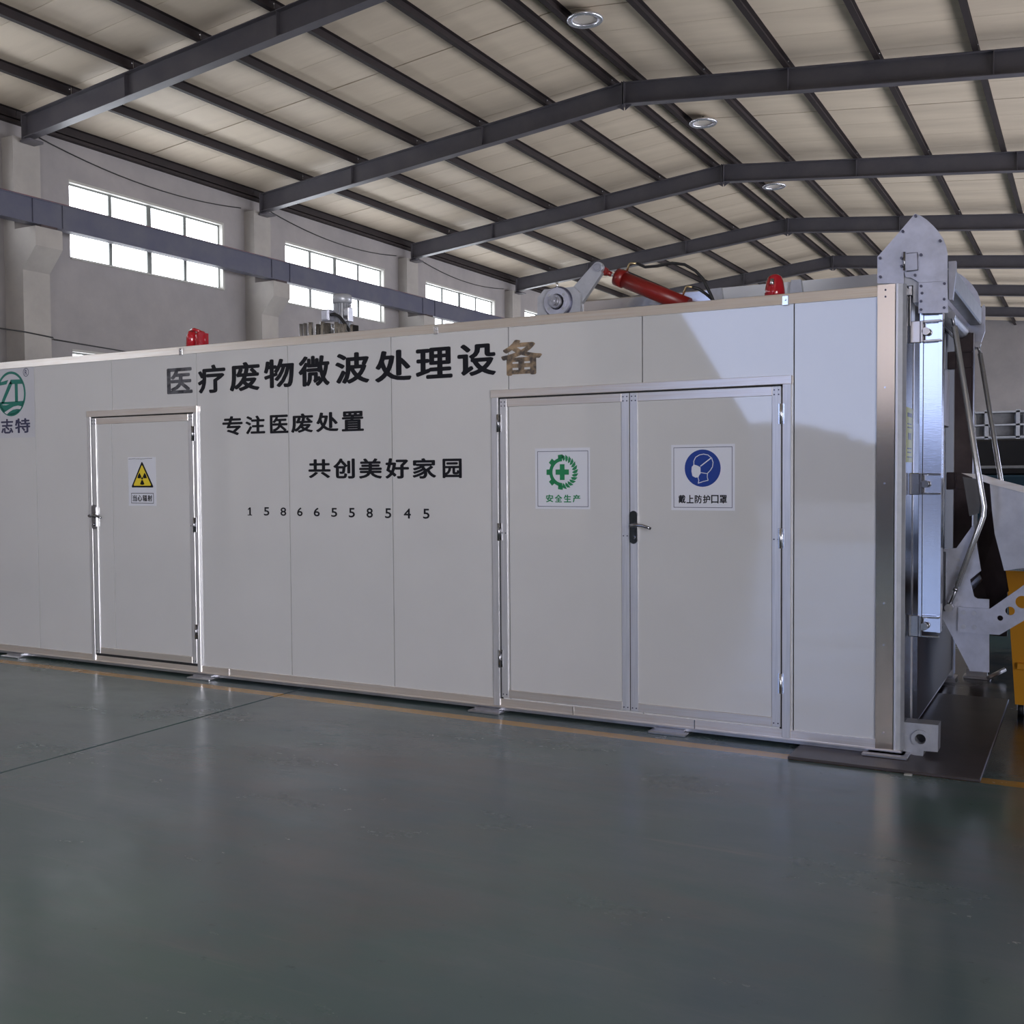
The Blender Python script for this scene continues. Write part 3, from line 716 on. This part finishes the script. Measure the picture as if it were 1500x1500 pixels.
flat(lg, 'registered_ring', 'navy', [[(ar[0]+.036*cos(a), ar[1]+.036*sin(a)), (ar[0]+.036*cos(c), ar[1]+.036*sin(c)), (ar[0]+.031*cos(c), ar[1]+.031*sin(c)), (ar[0]+.031*cos(a), ar[1]+.031*sin(a))] for a, c in [(2*pi*i/24, 2*pi*(i+1)/24) for i in range(24)]], y)
character(lg, 'R', ar[0]-.014, ar[0]+.015, ar[1]-.022, ar[1]+.022, y-.0004, 'navy', .02)
for ch, a, c in (('志', -8.085, -7.928), ('特', -7.905, -7.712)):
    character(lg, ch, a, c, 1.883, 2.005, y-.0004, 'navy', .03)
# yellow label on the end wall
ye0, ye1 = 5.875, 6.095
yl = thing('yellow_label', 'tall yellow-green label stuck on the end wall beside the corner post', 'label', (-.849, 6.0, 1.56))
part(yl, 'sheet', 'yellowlabel', lambda b: b.box((-.8498, ye0, 1.56), (-.8488, ye1, 1.85)))
for z, a, c, h in ((1.80, .03, .03, .022), (1.76, .03, .05, .006), (1.742, .03, .03, .006), (1.68, .06, .06, .036), (1.63, .03, .04, .006), (1.61, .03, .06, .006), (1.585, .03, .03, .006)):
    part(yl, 'print_block', 'navy', lambda b: b.box((-.8489, ye0+a, z), (-.8484, ye1-c, z+h)))

# ------------------------------------------------------------------ things on the container roof
# warning beacons
bx_, bz_ = onY(286, 500, 6.0)
t = thing('warning_beacon', 'dark red twin-dome warning lamp on the roof edge above the single door', 'lamp', (-6.02, 6.1, 2.484), 'red warning lamps on the container roof')
part(t, 'base', 'dark', lambda b: b.cyl((-6.1, 6.1, 2.484), (-6.1, 6.1, 2.50), .05, 16))
part(t, 'lens', 'redlens', lambda b: (b.tube([(-6.17, 6.1, 2.49), (-6.165, 6.1, 2.60), (-6.155, 6.1, 2.635), (-6.14, 6.1, 2.648)], [.045, .042, .032, .004], 18), b.tube([(-6.07, 6.1, 2.49), (-6.07, 6.1, 2.60), (-6.07, 6.1, 2.632), (-6.07, 6.1, 2.642)], [.045, .044, .030, .004], 18)))
part(t, 'guard', 'redlens', lambda b: (b.box((-6.04, 6.04, 2.49), (-6.03, 6.14, 2.62)), b.tube([(-6.12, 6.05, 2.64), (-6.08, 6.04, 2.645), (-6.03, 6.05, 2.625)], .012, 8)))
x, _z = onY(1135, 420, 6.1)
t = thing('warning_beacon', 'bright red domed warning lamp on the roof edge near the right end', 'lamp', (x, 6.1, 2.484), 'red warning lamps on the container roof')
part(t, 'base', 'dark', lambda b: b.cyl((x, 6.1, 2.484), (x, 6.1, 2.49), .058, 20))
part(t, 'lens', 'redlens', lambda b: b.tube([(x, 6.1, 2.49), (x, 6.1, 2.55), (x, 6.1, 2.60), (x, 6.1, 2.630), (x, 6.1, 2.645), (x, 6.1, 2.648)], [.061, .057, .049, .040, .020, .002], 24))
part(t, 'reflector', 'chrome', lambda b: b.tube([(x, 6.036, 2.575), (x, 6.045, 2.61)], [.012, .012], 8))
# gear motor
gx, gy = -5.545, 7.2
t = thing('gear_motor', 'grey vertical gear motor with terminal box behind the roof edge', 'motor', (gx, gy, 2.484))
part(t, 'flange', 'steel_dull', lambda b: (b.cyl((gx, gy, 2.484), (gx, gy, 2.52), .11, 24), b.cyl((gx, gy, 2.66), (gx, gy, 2.70), .13, 24), b.cyl((gx, gy, 2.52), (gx, gy, 2.66), .09, 20)))
part(t, 'body', 'silver', lambda b: b.cyl((gx, gy, 2.72), (gx, gy, 2.96), .058, 20))
def fins(b):
    for k in range(20):
        a = 2*pi*k/20; d = Vector((cos(a), sin(a), 0)); q = Vector((-sin(a), cos(a), 0))*.003; c_ = Vector((gx, gy, 0))
        p0 = c_+d*.055; p1 = c_+d*.074
        vs = [p+Vector((0, 0, z)) for z in (2.75, 2.95) for p in (p0-q, p1-q, p1+q, p0+q)]
        b.add(vs, [(0,1,2,3),(4,5,6,7),(0,1,5,4),(1,2,6,5),(2,3,7,6),(3,0,4,7)])
part(t, 'cooling_fins', 'silver', fins)
part(t, 'fan_cover', 'silver', lambda b: b.tube([(gx, gy, 2.955), (gx, gy, 2.960), (gx, gy, 3.020), (gx, gy, 3.030)], [.070, .080, .080, .066], 24))
part(t, 'terminal_box', 'guard', lambda b: (b.bev((gx-.115, gy-.14, 2.800), (gx-.035, gy-.06, 2.895), .006), b.bev((gx-.108, gy-.15, 2.807), (gx-.042, gy-.14, 2.888), .004)))
part(t, 'junction', 'steel_dull', lambda b: (b.bev((gx+.055, gy-.07, 2.79), (gx+.115, gy, 2.91), .006), b.tube([(gx+.08, gy-.04, 2.91), (gx+.11, gy-.04, 2.925), (gx+.113, gy-.04, 2.90)], .006, 8)))
part(t, 'cable', 'dark', lambda b: b.tube([(gx-.03, gy-.12, 2.85), (gx+.02, gy-.13, 2.85), (gx+.08, gy-.14, 2.82), (gx+.13, gy-.14, 2.76), (gx+.17, gy-.13, 2.70), (gx+.22, gy-.13, 2.60), (gx+.24, gy-.13, 2.50)], .014, 10))
for k in range(10):
    a = 2*pi*k/10; part(t, 'bolt', 'chrome', lambda b: b.cyl((gx+.10*cos(a), gy+.10*sin(a), 2.70), (gx+.10*cos(a), gy+.10*sin(a), 2.775), .012, 8))
# bright pipe stubs around the motor base
cl = thing('pipe_manifold', 'row of shiny steel pipe stubs standing around the foot of the gear motor', 'pipes', (gx-.05, 7.0, 2.484))
for i, (dx, r_, h, m_) in enumerate([(-.30, .020, 2.70, 'steel_dull'), (-.245, .018, 2.70, 'steel_dull'), (-.17, .020, 2.70, 'chrome'), (-.12, .026, 2.685, 'chrome_dark'), (-.06, .022, 2.70, 'chrome'), (.0, .030, 2.68, 'chrome_dark'), (.06, .018, 2.69, 'chrome'), (.11, .022, 2.67, 'chrome'), (.17, .020, 2.66, 'chrome'), (.225, .022, 2.655, 'chrome'), (.27, .024, 2.645, 'dark')]):
    part(cl, 'pipe', m_, lambda b: b.cyl((gx+.09+dx, 6.92-.02*(i % 3), 2.484), (gx+.09+dx, 6.92-.02*(i % 3), h+.065), r_, 14))

# shredder feed box behind the beacon
HB = thing('feed_hopper_box', 'pale grey steel feed box behind the roof edge at the right end', 'hopper', (-1.8, 6.9, 2.484))
yb = 6.6
p1 = onY(1042, 423, yb); p2 = onY(1290, 401, yb)
part(HB, 'front_plate', 'white', lambda b: b.prism([(p1[0], 2.484), (p1[0]-.0, p1[1]), (p2[0]+.05, p2[1]), (p2[0]+.05, 2.484)], 1, yb, yb+.02))
part(HB, 'side_plate', 'white', lambda b: (b.box((p1[0], yb+.02, 2.484), (p1[0]+.02, 7.6, p1[1])), b.box((p2[0]+.03, yb+.02, 2.484), (p2[0]+.05, 7.6, p2[1]))))
part(HB, 'back_plate', 'white', lambda b: b.box((p1[0], 7.6, 2.484), (p2[0]+.05, 7.62, p1[1])))
q = [onY(*k, yb-.02) for k in ((1160, 411), (1174, 410), (1180, 432), (1154, 434))]
part(HB, 'stiffener', 'silver', lambda b: b.prism([q[0], q[1], (q[2][0], 2.484), (q[3][0], 2.484)], 1, yb-.04, yb))
q = [onY(*k, yb-.01) for k in ((1042, 424), (1058, 422), (1064, 436), (1052, 440))]
part(HB, 'stiffener', 'silver', lambda b: b.prism([q[0], q[1], (q[2][0], 2.484), (q[3][0]-.03, 2.484)], 1, yb-.03, yb))
# lid hydraulics
LH = thing('lid_crank', 'silver bearing plate with a crank arm on the roof edge above the double door', 'machine', (-2.9, 6.3, 2.484))
def z5(zx, zy, y): return onY(770+zx*.1, 370+zy*.1, y)
ya = 6.25
octo = [z5(*k, ya) for k in [(172,660),(270,540),(700,500),(790,590),(805,880),(805,960),(172,1000)]]
zmin = 2.484
octo = [(p[0], max(p[1], zmin)) for p in octo]
part(LH, 'bearing_plate', 'silver', lambda b: b.prism(octo, 1, ya, ya+.03))
ctr = z5(480, 730, ya); rr_ = abs(z5(690, 730, ya)[0]-ctr[0])
part(LH, 'groove', 'bolt', lambda b: b.ring((ctr[0], ya-.004, ctr[1]), 1, .03, min(rr_, ctr[1]-2.487)+.0, .004, 32))
part(LH, 'flange', 'guard', lambda b: (b.ring((ctr[0], ya-.03, ctr[1]), 1, .052, min(rr_, ctr[1]-2.48)-.012, .03, 32), b.ring((ctr[0], ya-.032, ctr[1]), 1, .060, .072, .012, 32)))
for a in (.8, 2.3, 3.9, 5.4): part(LH, 'bolt', 'silver', lambda b: b.cyl((ctr[0]+.075*cos(a), ya-.02, ctr[1]+.06*sin(a)), (ctr[0]+.075*cos(a), ya-.036, ctr[1]+.06*sin(a)), .010, 8))
sc = z5(430, 740, ya)
part(LH, 'shaft', 'steel_dull', lambda b: (b.cyl((ctr[0], ya-.02, ctr[1]), (ctr[0]-.0, ya-.055, ctr[1]), .042, 24), b.cyl((ctr[0], ya-.055, ctr[1]), (ctr[0], ya-.09, ctr[1]), .029, 20), b.ring((ctr[0], ya-.094, ctr[1]), 1, .006, .014, .004, 16)))
yc_ = 6.285
A = [z5(*k, yc_) for k in [(700,500),(985,195)]]; top_c = z5(1050, 215, yc_); ra = abs(z5(1125, 215, yc_)[0]-top_c[0])
arcp = [(top_c[0]+ra*cos(a), top_c[1]+ra*sin(a)) for a in [radians(135-k*18) for k in range(11)]]
armp = [z5(700, 500, yc_)]+arcp+[z5(1115, 300, yc_), z5(820, 740, yc_), (z5(800, 900, yc_)[0], 2.49), z5(760, 600, yc_)]
part(LH, 'crank_arm', 'silver', lambda b: b.prism(armp, 1, yc_, yc_+.035))
part(LH, 'pivot_pin', 'steel_dull', lambda b: (b.cyl((top_c[0], yc_-.012, top_c[1]), (top_c[0], yc_+.09, top_c[1]), .019, 16), b.ring((top_c[0], yc_-.008, top_c[1]), 1, .022, .030, .008, 20)))
part(LH, 'foot_lug', 'silver', lambda b: b.tube([(octo[0][0]-.02, ya-.01, 2.484), (octo[0][0]-.02, ya-.01, 2.53)], [.04, .028], 14))
part(LH, 'grease_nipple', 'chrome', lambda b: b.cyl((ctr[0]+.005, ya-.03, ctr[1]+.09), (ctr[0]+.005, ya-.03, ctr[1]+.125), .008, 8))
# long low beam behind the crank
q0 = onY(850, 441, 6.75); q1 = onY(1045, 428, 6.75)
part(HB, 'lid_beam', 'steel', lambda b: b.bev((q0[0], 6.75, 2.484), (q1[0]+.1, 6.95, q0[1]), .008))
# hydraulic cylinder
HC = thing('hydraulic_cylinder', 'red hydraulic cylinder with black hoses sloping down behind the roof edge', 'cylinder', (-2.5, 6.35, 2.484))
yh = 6.35
def z3(zx, zy, y=yh): p = onY(740+zx*.36, 340+zy*.36, y); return (p[0], y, p[1])
a_ = Vector(z3(405, 160)); b_ = Vector(z3(432, 172)); c_ = Vector(z3(455, 182)); d_ = Vector(z3(745, 300))
part(HC, 'rod_end', 'red', lambda b: (b.cyl((a_.x, yh-.025, a_.z), (a_.x, yh+.025, a_.z), .026, 16), b.cyl(a_, b_, .016, 12)))
part(HC, 'rod', 'chrome', lambda b: b.cyl(a_.lerp(b_, .6), c_, .011, 12))
part(HC, 'barrel', 'red', lambda b: b.cyl(c_, d_, .050, 28))
dd = (d_-c_).normalized()
part(HC, 'gland', 'red', lambda b: b.cyl(c_-dd*.002, c_+dd*.055, .056, 28))
e0 = Vector(z3(495, 160)); e1 = Vector(z3(505, 130)); e2 = Vector(z3(535, 128))
part(HC, 'elbow', 'brass', lambda b: b.tube([e0, e1, e1+Vector((.01, 0, .004)), e2], .007, 8))
f0 = Vector(z3(722, 262)); f1 = Vector(z3(735, 224)); f2 = Vector(z3(762, 224))
part(HC, 'elbow', 'brass', lambda b: b.tube([f0, f1, f1+Vector((.01, 0, .003)), f2], .007, 8))
part(HC, 'hose', 'dark', lambda b: b.tube([e2]+[Vector(z3(*k)) for k in [(570,142),(620,138),(680,126),(730,132),(775,158),(805,190),(822,225),(838,258)]]+[Vector(z3(855, 300))], .0095, 10))
part(HC, 'hose', 'dark', lambda b: b.tube([f2]+[Vector(z3(*k, yh+.03)) for k in [(785,230),(815,250),(845,275)]]+[Vector(z3(862, 305, yh+.03))], .0095, 10))

# ------------------------------------------------------------------ bin lifter on the right end
LF = thing('bin_lifter', 'stainless bin lifter with rails, guard plates and tie rods on the right end wall', 'lifter', (-.72, 6.2, 0))
def z1(zx, zy, y): return onY(1280+zx*.1467, 300+zy*.1467, y)
yg = 5.925
g = [(35,520),(120,425),(290,230),(410,88),(470,110),(530,150),(590,205),(640,260),(690,335),(718,400),(735,480),(735,740),(742,770),(735,1080),(448,1085),(448,790),(430,760),(375,730),(318,722),(300,660),(300,785),(35,785)]
gp = [z1(*k, yg) for k in g]
part(LF, 'guard_plate', 'guard', lambda b: b.prism(gp[:11]+[z1(735, 760, yg), z1(450, 775, yg)]+gp[16:], 1, yg, yg+.012))
part(LF, 'clamp_plate', 'guard', lambda b: b.prism([z1(450, 780, yg), z1(735, 765, yg), z1(742, 1080, yg), z1(448, 1085, yg)], 1, yg-.008, yg+.004))
cvp = part(LF, 'inspection_cover', 'guard', lambda b: b.prism([z1(318, 490, yg), z1(435, 480, yg), z1(440, 650, yg), z1(320, 665, yg)], 1, yg-.012, yg))
part(cvp, 'hinge', 'chrome_dark', lambda b: b.cyl((z1(308, 490, yg)[0], yg-.012, z1(308, 475, yg)[1]), (z1(308, 490, yg)[0], yg-.012, z1(308, 660, yg)[1]), .006, 8))
part(cvp, 'edge_bead', 'bolt', lambda b: b.tube([(z1(*k, yg)[0], yg-.012, z1(*k, yg)[1]) for k in ((330,490),(438,480),(442,655),(330,665))], .0022, 6))
for k in [(420,115),(293,268),(665,362),(66,535),(68,722),(475,502),(415,705),(280,535),(280,615),(475,815),(708,790),(485,885),(475,965),(705,945),(475,1050),(705,1030)]:
    p = z1(*k, yg); part(LF, 'bolt', 'bolt', lambda b: b.cyl((p[0], yg-.016, p[1]), (p[0], yg, p[1]), .0075, 6))
# second guard plate behind, mirrored at the far rail
part(LF, 'guard_plate', 'guard', lambda b: b.prism(gp[:11]+gp[13:15]+gp[16:], 1, 7.80, 7.812))
# chain housing above the post, under the guard
part(LF, 'chain_housing', 'silver', lambda b: (b.prism([(-.83, 2.40), (-.70, 2.40), (-.70, 2.62), (-.80, 2.70), (-.90, 2.60), (-.90, 2.49), (-.83, 2.49)], 1, yg+.02, 6.10)))
part(LF, 'side_flange', 'alu', lambda b: b.box((-.8455, 5.94, 2.28), (-.842, 6.095, 2.435)))
# rails; the far one's shade is put into its darker steel
def railf(y0):
    def f_(b):
        b.prism([(-.797, y0+.004), (-.781, y0+.003), (-.781, y0+.10), (-.797, y0+.10)], 2, .66, 2.42); b.prism([(-.779, y0+.016), (-.706, y0+.012), (-.706, y0+.022), (-.779, y0+.026)], 2, .66, 2.40)
        b.prism([(-.704, y0-.003), (-.686, y0-.004), (-.686, y0+.10), (-.704, y0+.10)], 2, .66, 2.42); b.box((-.797, y0+.088, .66), (-.686, y0+.10, 2.42))
    return f_
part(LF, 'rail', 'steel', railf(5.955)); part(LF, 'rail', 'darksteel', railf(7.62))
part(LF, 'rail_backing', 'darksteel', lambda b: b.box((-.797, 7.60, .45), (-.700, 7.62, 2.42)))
for z, nm in ((2.245, 0), (1.445, 0), (.69, 0)):
    for y0 in (5.93, 7.59):
        def br_(b):
            b.bev((-.845, y0+.01, z-.058), (-.792, y0+.06, z+.058), .004)
            b.bev((-.775, y0, z+.046), (-.690, y0+.02, z+.056), .002); b.bev((-.775, y0, z-.056), (-.690, y0+.02, z-.046), .002)
            b.cyl((-.765, y0+.0, z), (-.765, y0+.03, z), .020, 12); b.bev((-.790, y0+.0, z-.056), (-.778, y0+.02, z+.056), .002)
        part(LF, 'rail_bracket', 'steel' if y0 < 7 else 'darksteel', br_)  # far brackets share the rail's painted shade
# cross beam with end brackets
part(LF, 'cross_beam', 'silver', lambda b: b.bev((-.725, 6.18, 2.485), (-.648, 7.74, 2.600), .008))
q = [onY(*k, 6.15) for k in [(1390,384),(1401,383),(1401,400),(1396,440),(1391,440)]]
part(LF, 'beam_bracket', 'guard', lambda b: b.prism(q, 1, 6.13, 6.17))
part(LF, 'beam_bracket', 'guard', lambda b: b.prism([(-.730, 2.50), (-.635, 2.62), (-.628, 2.60), (-.628, 2.44), (-.650, 2.37), (-.690, 2.37), (-.735, 2.47)], 1, 7.745, 7.765))
part(LF, 'idler_shaft', 'silver', lambda b: (b.cyl((-.76, 6.14, 2.43), (-.76, 7.62, 2.43), .045, 16),))
def rod(y0, lo_fork=True):
    P_ = [onY(*k, 6.2) for k in [(1394,462),(1398,478),(1441,742),(1440,756),(1436,768),(1402,858),(1398,870),(1390,890)]]
    P_ = [Vector((p[0], y0, p[1])) for p in P_]
    r_ = part(LF, 'tie_rod', 'rod', lambda b: b.tube(P_[1:6], .0155, 14))
    part(r_, 'lower_fork', 'steel_dull', lambda b: (b.tube([P_[5], P_[6], P_[7]], [.009, .008, .010], 10), b.cyl((P_[7].x, y0-.02, P_[7].z), (P_[7].x, y0+.02, P_[7].z), .022, 14), b.cyl(P_[5]-Vector((.004, 0, .012)), P_[5]-Vector((.010, 0, .028)), .014, 10)))
    part(r_, 'upper_eye', 'steel_dull', lambda b: (b.cyl((P_[0].x, y0-.018, P_[0].z), (P_[0].x, y0+.018, P_[0].z), .020, 14), b.tube([P_[0], P_[1]], .009, 10)))
rod(6.20); rod(7.72)
# side plate carrying the arm
yp = 6.25
def pp(k, y=yp): return onY(*k, y)
sp_ = [pp(k) for k in [(1381,804),(1401,803),(1426,768),(1437,836),(1421,849),(1427,874),(1432,877),(1449,878),(1449,985),(1421,983),(1384,912),(1381,905)]]
sidep = part(LF, 'side_plate', 'guard', lambda b: b.prism(sp_, 1, yp, yp+.012))
part(sidep, 'weld_strip', 'chrome', lambda b: b.box((pp((1383,810))[0], yp-.006, pp((1383,895))[1]), (pp((1386,810))[0], yp, pp((1383,808))[1])))
for k in [(1404,820),(1404,832)]: part(sidep, 'bolt', 'steel_dull', lambda b: b.cyl((pp(k)[0], yp-.008, pp(k)[1]), (pp(k)[0], yp, pp(k)[1]), .010, 12))
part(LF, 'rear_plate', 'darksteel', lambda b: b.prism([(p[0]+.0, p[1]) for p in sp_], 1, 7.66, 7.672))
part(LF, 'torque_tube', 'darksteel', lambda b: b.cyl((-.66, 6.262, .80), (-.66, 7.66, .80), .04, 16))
armq = [pp(k, yp-.02) for k in [(1404,889),(1450,892),(1500,857),(1545,826),(1545,878),(1500,909),(1464,930),(1403,926)]]
holes = [(pp(k, yp-.02), r_) for k, r_ in [((1465,905.5), .0145), ((1479.5,895), .0235), ((1497.5,882), .034)]]
armo = part(LF, 'lift_arm', 'guard', lambda b: holed(b, armq, holes, 0, yp-.020, yp-.008, 20))
for k in [(1411,897),(1427,898),(1411,918),(1427,919)]:
    p = pp(k, yp-.02); part(armo, 'bolt', 'steel_dull', lambda b: (b.cyl((p[0], yp-.020, p[1]), (p[0], yp-.030, p[1]), .0125, 12), b.cyl((p[0], yp-.030, p[1]), (p[0], yp-.036, p[1]), .006, 6)))
part(LF, 'foot', 'steel_dull', lambda b: (b.bev((-.80, 8.30, 0), (-.62, 8.42, .02), .003), b.box((-.78, 8.33, .02), (-.64, 8.37, .07)), b.cyl((-.63, 8.28, .02), (-.53, 8.40, .07), .016, 10)))
part(LF, 'leg', 'darksteel', lambda b: b.box((-.76, 8.33, .07), (-.66, 8.39, .80)))
# feed hopper of the lifter
hop = thing('tipping_hopper', 'stainless tapered hopper beside the lifter rods above the yellow bin', 'hopper', (-.2, 6.6, .97))
ph = 6.42
def hh_(k, y=ph): return onY(*k, y)
F_ = [hh_(k) for k in [(1450,709),(1500,722),(1600,748),(1600,828),(1500,832),(1471,836),(1457,782),(1453,747)]]
part(hop, 'front_plate', 'steel_dull', lambda b: b.prism(F_, 1, ph, ph+.008))
def fold(b):
    fr_ = [(1450,709),(1453,747),(1457,782),(1471,836),(1476,866)]; bk = [(1437,706),(1439,747),(1432,782),(1437,840),(1449,890)]
    vs = []
    for k in fr_: p = hh_(k); vs.append((p[0], ph+.003, p[1]))
    for k in bk: p = hh_(k, ph+.12); vs.append((p[0], ph+.12, p[1]))
    n = len(fr_); fs = [(i, i+1, n+i+1, n+i) for i in range(n-1)]
    k = len(vs); vs += [(v[0]+.006, v[1]+.008, v[2]) for v in vs]; fs += [tuple(k+i for i in f) for f in fs]
    b.add(vs, fs)
part(hop, 'folded_edge', 'darksteel', fold)
sidef = [hh_(k, ph+.14) for k in [(1410,698),(1440,704),(1434,752),(1420,756)]]
part(hop, 'side_wing', 'steel', lambda b: b.prism(sidef, 1, ph+.14, ph+.148))
rimp = [hh_(k, ph-.01) for k in [(1408,693),(1439,695),(1465,703),(1500,712),(1600,738),(1600,749),(1500,722),(1450,709),(1439,705)]]
part(hop, 'rim', 'alu_h', lambda b: b.prism(rimp, 1, ph-.012, ph))
part(hop, 'back_plate', 'steel', lambda b: b.box((F_[0][0]-.04, 7.30, 1.0), (F_[2][0], 7.31, 1.36)))
part(hop, 'side_plate', 'steel', lambda b: b.prism([(ph+.15, 1.0), (7.30, 1.0), (7.30, 1.36), (ph+.15, 1.36)], 0, F_[0][0]-.05, F_[0][0]-.042))
part(hop, 'bottom_plate', 'steel', lambda b: b.box((F_[5][0], ph+.01, F_[5][1]), (F_[3][0], 7.30, F_[5][1]+.01)))
# yellow wheeled bin
yb0 = 7.1
tl = onY(1475, 833, yb0); bl_ = onY(1481, 1028, yb0)
bn = thing('wheeled_bin', 'yellow plastic wheeled bin under the hopper at the right edge', 'bin', (tl[0]+.28, yb0+.3, 0))
x0 = tl[0]; xb = bl_[0]; w_ = .56; zt_ = tl[1]
def binbody(b):
    t0, t1 = Vector((x0, yb0, 0)), Vector((x0+w_, yb0+.62, 0)); i = .05
    L0 = [(x0, yb0), (x0+w_, yb0), (x0+w_, yb0+.62), (x0, yb0+.62)]; L1 = [(xb+i*.4, yb0+i), (x0+w_-i, yb0+i), (x0+w_-i, yb0+.57), (xb+i*.4, yb0+.57)]
    def ringp(L, s_, z): cx_ = sum(p[0] for p in L)/4; cy_ = sum(p[1] for p in L)/4; return [(cx_+(p[0]-cx_)*s_, cy_+(p[1]-cy_)*s_, z) for p in L]
    vs = ringp(L1, 1, .075)+ringp(L0, 1, zt_-.06)+ringp(L0, 1.03, zt_-.06)+ringp(L0, 1.03, zt_)+ringp(L0, .94, zt_)+ringp(L1, .92, .10)
    fs = [(0, 3, 2, 1)]+[(r*4+j, r*4+(j+1) % 4, (r+1)*4+(j+1) % 4, (r+1)*4+j) for r in range(5) for j in range(4)]+[(20, 21, 22, 23)]
    b.add(vs, fs)
part(bn, 'body', 'bin', binbody)
part(bn, 'rib', 'bin', lambda b: b.bev((x0+.06, yb0-.008, .30), (x0+w_-.06, yb0+.03, .34), .004))
for dx in (.08, w_-.08):
    for dy in (.10, .52):
        wh = part(bn, 'wheel', 'dark', lambda b: b.cyl((x0+dx-.016, yb0+dy, .04), (x0+dx+.016, yb0+dy, .04), .04, 18))
        part(wh, 'caster_fork', 'steel_dull', lambda b: b.box((x0+dx-.022, yb0+dy-.02, .035), (x0+dx+.022, yb0+dy+.02, .078)))
# dark board on the floor under the right end
bd = MB(); bd.bev((-1.385, 5.545, .001), (-.452, 7.6, .016), .003)
tag(bd.build('floor_board', 'board'), 'dark flat board lying on the floor under the right end of the container', 'board')
tag(part(None, 'wood_chip', 'reveal', lambda b: b.bev((-.80, 5.505, 0), (-.76, 5.535, .008), .003)), 'small pale wood chip beside the board edge', 'chip')

# ------------------------------------------------------------------ machinery beyond, at the right edge
RK = thing('storage_rack', 'grey steel shelving with flat boxes far behind the lifter rods', 'rack', (-3.2, 20.2, 0))
def ry(px, py): return onY(px, py, 20.0)
zt0 = ry(1460, 603)[1]; zt1 = ry(1460, 640)[1]; xl = ry(1425, 620)[0]; xr = ry(1600, 620)[0]
for x in (xl, ry(1445, 620)[0], ry(1491, 620)[0], ry(1540, 620)[0], xr):
    part(RK, 'upright', 'silver', lambda b: b.box((x-.03, 20.0, 0), (x+.03, 20.06, zt0+.03)))
    part(RK, 'upright', 'silver', lambda b: b.box((x-.03, 20.9, 0), (x+.03, 20.96, zt0+.03)))
for z in (zt0, ry(1460, 622)[1], zt1, .9):
    part(RK, 'shelf', 'silver', lambda b: b.box((xl, 20.0, z-.02), (xr, 20.95, z+.01)))
for a, c in ((xl+.05, ry(1444, 620)[0]-.05), (ry(1446, 620)[0]+.05, ry(1490, 620)[0]-.05), (ry(1493, 620)[0]+.05, ry(1539, 620)[0]-.05)):
    for z in (ry(1460, 622)[1], zt1):
        part(RK, 'box', 'rackgrey', lambda b: b.bev((a, 20.08, z+.012), (c, 20.8, z+.20), .01))
part(RK, 'dark_sheet', 'black', lambda b: b.box((xl, 20.3, .92), (xr, 20.34, zt1-.03)))
BM = thing('blue_machine', 'low blue machine with a pale rail behind the hopper', 'machine', (-1.2, 14.5, 0))
def my(px, py): return onY(px, py, 14.0)
a = my(1425, 700); c = my(1600, 700)
part(BM, 'body', 'bluebody', lambda b: b.bev((a[0], 14.0, .10), (c[0], 15.2, my(1480, 696)[1]), .02))
part(BM, 'top_rail', 'silver', lambda b: b.bev((a[0], 13.9, my(1480, 686)[1]), (c[0], 13.96, my(1480, 682)[1]), .004))
part(BM, 'dark_body', 'black', lambda b: b.bev((a[0], 14.3, my(1480, 696)[1]), (c[0], 15.0, my(1480, 642)[1]), .02))
part(BM, 'post', 'silver', lambda b: (b.box((c[0]-.1, 13.9, 0), (c[0]-.04, 13.96, my(1480, 684)[1])), b.box((a[0], 13.9, 0), (a[0]+.06, 13.96, my(1480, 684)[1]))))
part(BM, 'skid', 'black', lambda b: b.box((a[0]+.1, 14.1, 0), (c[0]-.1, 15.1, .10)))
